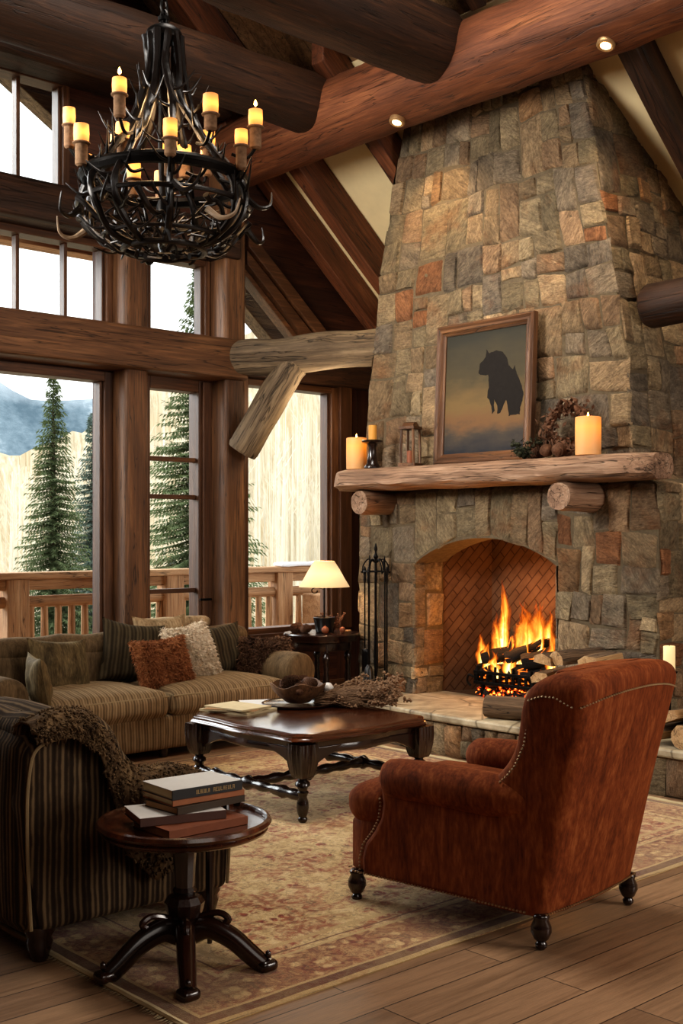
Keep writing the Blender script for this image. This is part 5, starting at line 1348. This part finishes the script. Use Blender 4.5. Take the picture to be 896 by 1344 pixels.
def tool(name, dx, dy, label, head):
    t = thing(name, label, 'fire tool', (6.70 + dx, 6.97 + dy, .3), -.35, 'fire tools on the stand')
    MB().tube([(0, 0, .22), (0, 0, .6), (0, 0, .96)], .0065, 8).build('shaft', IR, t, True)
    MB().lathe([(.007, .90), (.014, .93), (.010, .96), (.016, 1.0), (.004, 1.04)], (0, 0, 0), 10).build('handle', IR, t, True)
    head(t)
def shovel(t):
    m = MB(); m.grid(lambda u, v: Vector((-.03 * (1 - (2 * u - 1) ** 2) * .6, (u - .5) * .12, .36 - .19 * v - (.02 * (2 * u - 1) ** 2 if v > .9 else 0))), 8, 6); o = m.build('blade', IR, t, True); s = o.modifiers.new('Solidify', 'SOLIDIFY'); s.thickness = .004
def brush(t):
    m = MB(); m.lathe([(.01, .24), (.028, .22), (.034, .20), (.045, .10), (.05, .05)], (0, 0, 0), 14); m.build('bristles', MT['black'], t, True)
def poker(t):
    m = MB(); m.tube(spline([(0, 0, .24), (0, 0, .14), (0, -.0, .06)], 4), [.0065] * 8 + [.002], 8); m.tube(spline([(0, 0, .16), (0, .03, .14), (0, .045, .17)], 4), [.006] * 8 + [.002], 6); m.build('hook', IR, t, True)
def tongs(t):
    m = MB()
    for s in (-1, 1): m.tube(spline([(0, 0, .7), (0, s * .022, .5), (0, s * .03, .25), (0, s * .008, .09)], 5), .006, 8)
    m.build('jaw', IR, t, True)
tool('fire_shovel', -.02, .11, 'iron fire shovel with square blade hanging at the left of the stand', shovel)
tool('hearth_brush', -.10, -.02, 'iron hearth brush hanging at the front of the tool stand', brush)
tool('fire_poker', .05, -.08, 'iron poker with side hook hanging at the right of the stand', poker)
tool('fire_tongs', .06, .06, 'iron log tongs hanging at the back of the tool stand', tongs)

# ================================================================== FIRE
GR = thing('fire_grate', 'black iron grate with a slotted front bar inside the firebox', 'grate', (7.32, 5.90, .302))
m = MB()
for y_ in (-.36, -.18, 0, .18, .36): m.tube(spline([(-.16, y_, .25), (-.15, y_, .12), (0, y_, .09), (.16, y_, .11), (.18, y_, .2)], 4), .012, 8)
m.build('bars', IR, GR, True)
m = MB(); m.box(-.175, -.155, -.40, .40, .10, .125); m.box(-.175, -.155, -.40, .40, .185, .21)
for i in range(13): m.box(-.172, -.158, -.385 + i * .064 - .014, -.385 + i * .064 + .014, .125, .185)
m.tube(spline([(-.165, .40, .15), (-.18, .44, .17), (-.18, .46, .12), (-.17, .43, .08)], 4), .011, 8); m.tube(spline([(-.165, -.40, .15), (-.18, -.44, .17), (-.18, -.46, .12), (-.17, -.43, .08)], 4), .011, 8)
m.build('front_bar', IR, GR, bevel=.003)
m = MB()
for sx in (-.14, .14):
    for sy in (-.33, .33): m.box(sx - .013, sx + .013, sy - .013, sy + .013, 0, .1)
m.build('legs', IR, GR)
def embermat():
    M = Mat('glowing_embers'); o = M.obj(); n = M.noise(o, 34, 4, .7); v = M.voro(o, 26)
    f = M.math('MULTIPLY', n, M.math('SUBTRACT', 1.3, v))
    col = M.ramp(f, [(.42, (.01, .004, .002)), (.52, (.9, .07, .005)), (.66, (1, .34, .04)), (.8, (1, .7, .25))])
    st = M.ramp(f, [(.42, (.0, .0, .0)), (.7, (1, 1, 1))])
    M.bsdf(srgb(26, 18, 14), .9); M.l(col, M.b.inputs['Emission Color']); M.l(M.math('MULTIPLY', st, 7.), M.b.inputs['Emission Strength']); M.bump(n, 1, .02); return M.m
EM = embermat()
random.seed(4); m = MB()
for i in range(150):
    s_ = U(.014, .034); m.rbox((U(-.17, .15), U(-.37, .37), U(.012, .06)), (s_ * 2, s_ * 2.4, s_ * 1.5), s_ * .5, 3, M=None, nz=.008)
o = m.build('ember_bed', EM, None, True, loc=(7.32, 5.90, .302)); tag(o, 'bed of glowing orange embers under the grate', 'embers', kind='stuff')
def charmat():
    M = Mat('burning_log'); g = M.attr('grain'); o = M.obj()
    n = M.noise(M.map(g, (1, 1, .25)), 16, 5, .7); n2 = M.noise(o, 7, 3, .6)
    c = M.ramp(n, [(.35, srgb(5, 4, 3)), (.6, srgb(20, 14, 10)), (.78, srgb(56, 36, 22))])
    v = M.voro(M.map(g, (14, 14, 5)), 1.0, 'DISTANCE_TO_EDGE')
    glow = M.math('MULTIPLY', M.ramp(v, [(.0, (1, 1, 1)), (.05, (0, 0, 0))]), M.ramp(n2, [(.48, (0, 0, 0)), (.62, (1, 1, 1))]))
    M.bsdf(c, .9); M.b.inputs['Emission Color'].default_value = (1, .22, .02, 1); M.l(M.math('MULTIPLY', glow, 5.), M.b.inputs['Emission Strength']); M.bump(n, 1, .02); return M.m
CM = charmat()
for a, b, r_, lb in (((7.22, 6.30, .50), (7.28, 5.56, .49), .072, 'charred log lying across the front of the fire grate'),
                     ((7.42, 6.26, .50), (7.44, 5.54, .50), .075, 'charred log lying across the back of the fire grate'),
                     ((7.20, 6.26, .60), (7.46, 5.92, .69), .058, 'burning log slanting up on the left of the fire'),
                     ((7.20, 5.84, .60), (7.42, 5.52, .72), .066, 'burning log slanting up on the right of the fire'),
                     ((7.33, 6.08, .56), (7.36, 6.02, .86), .050, 'short upright burning log left of the flames'),
                     ((7.19, 6.0, .62), (7.40, 5.70, .77), .052, 'burning log on top in the middle of the fire')):
    tag(log(a, b, r_, 'burning_log', CM, 12, 10, .3, bend=.02), lb, 'log', 'logs in the fire')
def flamemat():
    M = Mat('fire_flame'); g = M.sep(M.attr('grain')); t = g[2]; u = M.math('ABSOLUTE', g[0])
    o = M.obj(); n = M.noise(M.map(o, (1, 1, .45)), 13, 4, .65, 1.2)
    edge = M.math('SUBTRACT', 1., u)                         # 0 at the rim, 1 on the spine
    heat = M.math('MULTIPLY', M.math('POWER', M.math('MAXIMUM', edge, 0.), .6), M.math('SUBTRACT', 1.15, t))
    heat = M.math('ADD', heat, M.math('MULTIPLY', M.math('SUBTRACT', n, .5), .55))
    col = M.ramp(heat, [(.10, (.75, .06, .005)), (.34, (1, .20, .015)), (.58, (1, .45, .06)), (.85, (1, .75, .28))])
    st = M.ramp(heat, [(.08, (.0, .0, .0)), (.4, (.35, .35, .35)), (.85, (1, 1, 1))])
    al = M.ramp(heat, [(.12, (0, 0, 0)), (.42, (1, 1, 1))])
    em = M.n('ShaderNodeEmission'); M.l(col, em.inputs[0]); M.l(M.math('MULTIPLY', st, 3.2), em.inputs[1])
    tr = M.n('ShaderNodeBsdfTransparent'); mx = M.n('ShaderNodeMixShader'); M.l(M.math('MULTIPLY', al, .8), mx.inputs[0]); M.l(tr.outputs[0], mx.inputs[1]); M.l(em.outputs[0], mx.inputs[2]); M.l(mx.outputs[0], M.out.inputs[0])
    return M.m
FM = flamemat()
FI = thing('fire', 'bright orange and yellow flames rising from the logs in the firebox', 'fire', (7.32, 5.90, .5))
random.seed(9)
def tongue(x_, y_, z_, h_, w_, seed):
    m = MB()
    for q, rot in ((0, -.75), (1, .85)):                     # two crossed sheets per tongue
        nu, nv = 8, 22
        def fn(u, v):
            a = 2 * u - 1; sh = (math.sin(PI * min(1, v * .92 + .10)) ** .8) * (1 - v) ** .35 * w_
            sw = .35 * w_ * 2 * noise.noise(Vector((seed + q * .3, v * 2.3, 0))) * v + .05 * v * noise.noise(Vector((seed, v * 6, 4)))
            d = a * sh + sw; return Vector((x_ + math.cos(rot) * d * .7 + .03 * noise.noise(Vector((seed, v * 3, 9))), y_ + math.sin(rot) * d, z_ + v * h_))
        m.grid(fn, nu, nv, lambda u, v: (2 * u - 1, 0, v))
    return m.build('flame', FM, FI, True, angle=180)
for i, (x_, y_, z_, h_, w_) in enumerate(((.0, .24, .02, .80, .085), (-.03, .27, .0, .5, .10), (-.08, .40, -.0, .34, .075), (-.12, .30, -.03, .30, .07), (.02, .04, .05, .55, .13), (-.04, -.04, .06, .50, .12), (.0, -.14, .08, .54, .11), (.04, -.2, .1, .44, .1), (-.10, -.33, -.02, .40, .085), (-.05, -.40, .0, .42, .07), (.06, .12, .05, .45, .11), (-.13, .06, -.02, .26, .09), (-.14, .18, -.04, .24, .07), (.08, -.05, .08, .52, .13))): tongue(x_, y_, z_, h_, w_, i * 3.7)

# ================================================================== FIREWOOD ON THE HEARTH
def split_log(c, L, r_, rotz, roll, label, group, tilt=0, kind=0):
    """a wedge of split firewood: bark on the round side, pale split faces"""
    sd = U(0, 50); m = MB(); n = 9; prof_ = []
    if kind == 0: prof_ = [(0, -r_ * .55)] + [(r_ * math.cos(a), r_ * math.sin(a) - r_ * .2) for a in [.15 + 2.84 * k / 7 for k in range(8)]]
    elif kind == 1: prof_ = [(-r_, -r_ * .35), (r_ * .9, -r_ * .45), (r_ * 1.0, r_ * .1), (r_ * .3, r_ * .55), (-r_ * .8, r_ * .35)]
    else: prof_ = [(r_ * math.cos(2 * PI * k / 12), r_ * math.sin(2 * PI * k / 12)) for k in range(12)]
    np_ = len(prof_); vs = []; g = []; seg = 8
    for i in range(seg + 1):
        y_ = -L / 2 + L * i / seg
        for (a, b) in prof_:
            k = 1 + .12 * noise.noise(Vector((a * 20 + sd, y_ * 6, b * 20))); vs.append((a * k, y_, b * k)); g.append((a * k + sd, b * k, y_))
    bark_f = []; spl = []
    for i in range(seg):
        for j in range(np_):
            f = (i * np_ + j, i * np_ + (j + 1) % np_, (i + 1) * np_ + (j + 1) % np_, (i + 1) * np_ + j)
            (bark_f if (kind == 2 or (kind == 0 and 1 <= j <= 7) or (kind == 1 and j == 3)) else spl).append(f)
    ends = [tuple(range(np_)), tuple(reversed(range(seg * np_, (seg + 1) * np_)))]
    t = thing('firewood_log', label, 'log', c, rotz, group); t.rotation_euler = (tilt, roll, rotz)
    mb = MB(); mb.add(vs, bark_f, g); mb.build('bark', MT['bark'], t, True, angle=40)
    if kind == 2:
        mb = MB(); mb.add(vs, ends[1:], g); mb.build('split_face', MT['split'], t, label='pale split wood face'); ends = ends[:1]
    mb = MB(); mb.add(vs, spl + ends, g); mb.build('split_face', MT['split'], t, label='pale split wood face')
random.seed(15)
G1 = 'firewood stacked right of the firebox'
split_log((6.44, 5.33, .302 + .078), .36, .08, rr(18), 0, 'round bark covered log lying on the hearth in front of the stack', G1, kind=2)
L1 = [(6.62, 5.10, .368, 1, 'split log at the bottom left of the hearth stack'), (6.62, 4.93, .368, 0, 'split log at the bottom middle of the hearth stack'), (6.62, 4.75, .368, 2, 'round log at the bottom right of the hearth stack'), (6.62, 4.58, .368, 0, 'split log at the far right bottom of the hearth stack'),
      (6.56, 5.10, .50, 0, 'split log in the second layer, left end of the stack'), (6.58, 4.92, .50, 1, 'split log in the second layer, middle of the stack'), (6.6, 4.74, .50, 0, 'split log in the second layer, right of the stack'),
      (6.56, 5.06, .63, 1, 'pale split wedge in the third layer, left'), (6.58, 4.88, .63, 0, 'split log in the third layer, middle'), (6.6, 4.71, .63, 2, 'round log in the third layer, right'),
      (6.55, 5.0, .755, 1, 'pale split wedge on top of the stack, left'), (6.57, 4.84, .765, 0, 'bark sided split log on top of the stack, middle'), (6.6, 4.68, .765, 1, 'split log on top of the stack, right')]
for i, (x_, y_, z_, k, lb) in enumerate(L1):
    split_log((x_, y_, z_), .40, .072, rr(90 + U(-14, 14)), U(-.5, .5), lb, G1, U(-.04, .04), k)
G2 = 'firewood at the right end of the hearth'
for i, (x_, y_, z_, k, lb) in enumerate([(6.48, 4.04, .375, 0, 'split log at the right end of the hearth, bottom of the small pile'), (6.48, 3.86, .375, 2, 'round log at the right end of the hearth, lower right of the small pile'), (6.48, 3.96, .49, 1, 'pale split log on the small pile at the right end of the hearth'), (6.50, 3.80, .50, 0, 'split log partly cut off by the right picture edge')]):
    split_log((x_, y_, z_), .38, .075, rr(90 + U(-15, 15)), U(-.4, .4), lb, G2, 0, k)
CS = thing('candle_stand', 'dark iron candle stand on the hearth behind the rust armchair', 'candle stand', (6.72, 4.235, .3))
m = MB()
for a in (.5, 2.6, 4.7): m.tube(spline([(0, 0, .1), (.05 * math.cos(a), .05 * math.sin(a), .05), (.09 * math.cos(a), .09 * math.sin(a), .008)], 4), .009, 8)
m.build('base', IR, CS, True); MB().tube([(0, 0, .08), (0, 0, .4)], .012, 10).build('pole', IR, CS, True)
MB().lathe([(.012, .39), (.05, .40), (.055, .412), (0, .41)], (0, 0, 0), 20).build('dish', IR, CS, True)
pillar(6.72, 4.235, .712, .038, .165, 'slim cream pillar candle on the iron stand right of the chimney', 'wax', False)

# ================================================================== CHANDELIER
random.seed(41)
CHX, CHY, CHZ = 3.47, 5.22, 3.08
CHS = 1.06
CH = thing('chandelier', 'large dark twisted branch and iron chandelier with glowing candle lights', 'chandelier', (CHX, CHY, CHZ), .3)
CH.scale = (CHS, CHS, 1)
# chain up to the roof boards
zt = 1.20
CHN = MB(); z_ = zt; k = 0
while z_ < ceil_z(CHX) - CHZ - .05:
    n = 14; pts = []
    for i in range(n + 1):
        a = 2 * PI * i / n; x_, zz = .022 * math.cos(a), .046 * math.sin(a)
        pts.append((x_, 0, z_ + zz + .04) if k % 2 else (0, x_, z_ + zz + .04))
    CHN.tube(pts, .0075, 6, caps=False); z_ += .072; k += 1
CHN.build('chain', IR, CH, True)
MB().lathe([(.02, .02), (.07, .0), (.075, -.03), (.02, -.05)], (0, 0, ceil_z(CHX) - CHZ - .02), 18).build('ceiling_cup', IR, CH, True)
m = MB(); m.lathe([(.03, 1.20), (.06, 1.195), (.085, 1.175), (.092, 1.15), (.085, 1.13), (.075, 1.13), (.075, 1.16), (.03, 1.18)], (0, 0, 0), 24); m.lathe([(.014, 1.13), (.014, 1.24), (.03, 1.25), (.03, 1.23)], (0, 0, 0), 10); m.build('crown_collar', IR, CH, True, angle=50)
MB().lathe([(.03, .2), (.04, .24), (.025, .3), (.03, .6), (.022, 1.0), (.03, 1.15)], (0, 0, 0), 12).build('core_stem', IR, CH, True)
# main branches sweeping from the collar out to the bowl and round under it
AN = MT['antler']; NB = 11
for k in range(NB):
    a = 2 * PI * k / NB + U(-.1, .1); da = U(-.25, .25)
    P = [(.078, 1.15, 0), (.085, .98, .0), (.12, .80, .2), (.19, .64, .35), (.28, .52, .6), (.36, .42, .9), (.415, .30, 1.0), (.40, .17, 1.0), (.30, .06, 1.0), (.15, .015, 1.1)]
    pts = [(r_ * math.cos(a + da * q) + U(-.012, .012), r_ * math.sin(a + da * q) + U(-.012, .012), z_ + U(-.008, .008)) for r_, z_, q in P]
    sp_ = spline(pts, 5); nn = len(sp_)
    m = MB(); m.tube(sp_, [.021 - .004 * i / nn + .005 * noise.noise(Vector((k, i * .5, 0))) for i in range(nn)], 8, .25, fr=20)
    # side twigs
    for i in range(9, nn - 1, 3):
        p = Vector(sp_[i]); o_ = Vector((p.x, p.y, 0)).normalized(); tg = Vector((-o_.y, o_.x, 0)) * random.choice((-1, 1))
        L = U(.06, .17); dirv = (o_ * U(.0, .8) + tg * U(.4, 1) + Vector((0, 0, U(-.2, .9)))).normalized()
        m.tube(spline([p, p + dirv * L * .5 + Vector((0, 0, -.01)), p + dirv * L + Vector((0, 0, U(.02, .06)))], 4), [.011 - .009 * q / 8 for q in range(9)], 6, .2, fr=25)
    m.build('branch_arm', AN, CH, True)
# rings
for R_, z_, r_ in ((.40, .395, .020), (.42, .24, .014), (.20, .02, .016), (.30, .075, .012)):
    MB().torus((0, 0, z_), R_, r_, 48, 8, 2, .35).build('ring', IR if z_ > .3 else AN, CH, True)
MB().torus((0, 0, .385), .385, .03, 56, 6, 2, .1).build('ring_band', IR, CH, True)
# woven basket of antler tines round the bowl
for k in range(16):
    a = 2 * PI * k / 16 + U(-.15, .15); m = MB()
    r0, z0 = .43, U(.16, .30); L = U(.15, .5)
    pts = [(( .42 - .16 * t + .03 * math.sin(t * 5 + k)) * math.cos(a + L * t * 1.6), (.42 - .16 * t + .03 * math.sin(t * 5 + k)) * math.sin(a + L * t * 1.6), z0 - .2 * t * U(.8, 1.1) + .03 * math.sin(t * 7 + k)) for t in [i / 7 for i in range(8)]]
    m.tube(spline(pts, 4), [.017 - .010 * i / 28 for i in range(29)], 7, .3, fr=20)
    m.build('antler_tine', AN, CH, True)
for k in range(10):       # tines curling outwards
    a = 2 * PI * k / 10 + U(-.2, .2); r_ = .42; z0 = U(.14, .34)
    P = [(r_ * math.cos(a), r_ * math.sin(a), z0), ((r_ + .06) * math.cos(a + .08), (r_ + .06) * math.sin(a + .08), z0 - .05), ((r_ + .11) * math.cos(a + .16), (r_ + .11) * math.sin(a + .16), z0 - .03), ((r_ + .115) * math.cos(a + .22), (r_ + .115) * math.sin(a + .22), z0 + .05)]
    MB().tube(spline(P, 5), [.018 - .015 * i / 15 for i in range(16)], 7, .2).build('antler_tine', MT['antlerpale'] if k in (3, 7) else AN, CH, True)
m = MB()
for k in range(70):      # fine twig tangle inside the bowl
    a = U(0, 2 * PI); r1 = U(.1, .36); z1 = U(.04, .30); b = a + U(-.8, .8); r2 = U(.1, .38); z2 = z1 + U(-.1, .14)
    m.tube(spline([(r1 * math.cos(a), r1 * math.sin(a), z1), ((r1 + r2) / 2 * math.cos((a + b) / 2), (r1 + r2) / 2 * math.sin((a + b) / 2), (z1 + z2) / 2 + U(-.03, .03)), (r2 * math.cos(b), r2 * math.sin(b), max(.03, z2))], 3), [.007, .007, .006, .006, .005, .004, .002], 5, caps=False)
m.build('twig_tangle', AN, CH, True, kind='stuff')
# candle lights: cups of frosted amber glass on wax sleeves
def candle_light(r_, ang, z_, h_=.085, rad=.034, sleeve=.10, fl=False):
    c_ = (r_ * math.cos(ang), r_ * math.sin(ang)); z2 = z_
    e_ = bpy.data.objects.new('candle_light', None); COL.objects.link(e_); e_.parent = CH; e_.location = (c_[0], c_[1], z2)
    MB().lathe([(rad * .95, 0), (rad, h_ * .5), (rad * .96, h_), (rad * .8, h_ - .004), (0, h_ - .012)], (0, 0, 0), 16).build('shade', MT['shade_amber'], e_, True, label='glowing amber candle shade')
    MB().lathe([(rad * .5, -sleeve), (rad * .8, -sleeve + .01), (rad * .8, -.012), (rad * 1.15, -.006), (rad * 1.15, 0), (rad * .6, .002)], (0, 0, 0), 14).build('sleeve', MT['conepale'], e_, True)
    o_ = Vector((-c_[0], -c_[1], 0)).normalized() * min(.12, r_ * .5)
    MB().tube(spline([(0, 0, -sleeve + .01), (o_.x * .4, o_.y * .4, -sleeve - .05), (o_.x, o_.y, -sleeve - .05 + .02)], 5), .009, 7, .2).build('candle_arm', IR, e_, True)
    if fl: MB().lathe([(.001, 0), (.009, .01), (.007, .022), (.001, .036)], (0, 0, h_ + .02), 8).build('flame_bulb', MT['flame'], e_, True)
nc = 12
for k in range(nc):
    candle_light(.455 + U(-.03, .03), 2 * PI * (k + .3) / nc + U(-.07, .07), (.63, .50, .69, .46)[k % 4] + U(-.02, .02), U(.075, .1), U(.03, .038), U(.08, .13), k % 4 == 2)
for k in range(5): candle_light(.22, 2 * PI * (k + .15) / 5, (.56, .44)[k % 2], .085, .036, .10)

# ================================================================== LIGHTS, SKY, CAMERA
def lamp(kind, name, loc, energy, color, size=.1, rot=None, sy=None, **kw):
    l = bpy.data.lights.new(name, kind); l.energy = energy; l.color = color
    if kind == 'AREA':
        l.size = size
        if sy: l.shape = 'RECTANGLE'; l.size_y = sy
    elif kind == 'SUN': l.angle = size
    else: l.shadow_soft_size = size
    for k, v in kw.items(): setattr(l, k, v)
    o = bpy.data.objects.new(name, l); COL.objects.link(o); o.location = loc
    if rot is not None: o.rotation_euler = rot
    return o
def aim(o, d): o.rotation_euler = Vector(d).to_track_quat('-Z', 'Y').to_euler()
aim(lamp('SUN', 'overcast_sky_light', (4, 14, 9), 5.5, (.96, .98, 1), math.radians(50)), (.42, -1, -.55))
lamp('POINT', 'fire_glow', (7.2, 5.9, .95), 15, (1, .42, .12), .14)
lamp('POINT', 'fire_glow_low', (7.30, 5.9, .95), 9, (1, .40, .10), .12)
lamp('POINT', 'lamp_glow', (6.66, 7.565, 1.26), 9, (1, .76, .46), .06)
l_ = lamp('AREA', 'chimney_fill', (0.4, 6.6, 3.9), 95, (1, .95, .88), 1.8, spread=math.radians(75)); aim(l_, (6.6, -.6, -.75))  # unseen area lamp added to brighten the chimney front; no window stands there
lamp('POINT', 'eave_fill', (6.95, 7.85, 2.75), 26, (1, .80, .55), .3)  # unseen point lamp added to lift the cream ceiling and rafters
lamp('POINT', 'chandelier_glow', (CHX, CHY, CHZ + .75), 40, (1, .62, .30), .3)
aim(lamp('AREA', 'overhead_fill', (4.4, 4.4, 7.0), 330, (1, .93, .84), 2.2), (.05, .1, -1))  # unseen area lamp added high up to brighten the rug and chair tops
aim(lamp('AREA', 'room_fill', (1.5, -1.6, 3.6), 60, (1, .90, .80), 3.2), (.45, 1, -.5))
aim(lamp('AREA', 'rear_fill', (6.6, -2.0, 2.6), 210, (1, .91, .82), 2.0), (-.35, 1, -.35))  # unseen fill added behind the camera for chair back and floor; no window built

wd = bpy.data.worlds.new('overcast'); SC.world = wd; wd.use_nodes = True; nt = wd.node_tree; nt.nodes.clear()
tc = nt.nodes.new('ShaderNodeTexCoord'); sx = nt.nodes.new('ShaderNodeSeparateXYZ'); nt.links.new(tc.outputs['Generated'], sx.inputs[0])
rp = nt.nodes.new('ShaderNodeValToRGB'); nt.links.new(sx.outputs[2], rp.inputs[0])
rp.color_ramp.elements[0].position = 0.0; rp.color_ramp.elements[0].color = (.93, .95, .97, 1)
rp.color_ramp.elements[1].position = .6; rp.color_ramp.elements[1].color = (.97, .985, 1, 1)
bg = nt.nodes.new('ShaderNodeBackground'); nt.links.new(rp.outputs[0], bg.inputs[0]); bg.inputs[1].default_value = 2.0
wo = nt.nodes.new('ShaderNodeOutputWorld'); nt.links.new(bg.outputs[0], wo.inputs[0])

cam = bpy.data.cameras.new('camera'); co = bpy.data.objects.new('camera', cam); COL.objects.link(co)
co.location = (0, 0, 1.6); co.rotation_euler = (math.radians(90), 0, math.radians(-42.2))
cam.sensor_fit = 'VERTICAL'; cam.sensor_height = 24; cam.lens = 1542 / 1344 * 24; cam.shift_y = 30 / 1344; cam.clip_end = 1000; cam.clip_start = .05
SC.camera = co
SC.cycles.use_denoising = True
try: SC.cycles.denoiser = 'OPENIMAGEDENOISE'
except Exception: pass
SC.cycles.max_bounces = 8; SC.cycles.diffuse_bounces = 4; SC.cycles.transparent_max_bounces = 24
SC.cycles.sample_clamp_indirect = 6; SC.cycles.caustics_reflective = False; SC.cycles.caustics_refractive = False
SC.view_settings.view_transform = 'Standard'; SC.view_settings.look = 'Medium High Contrast'; SC.view_settings.exposure = -0.05
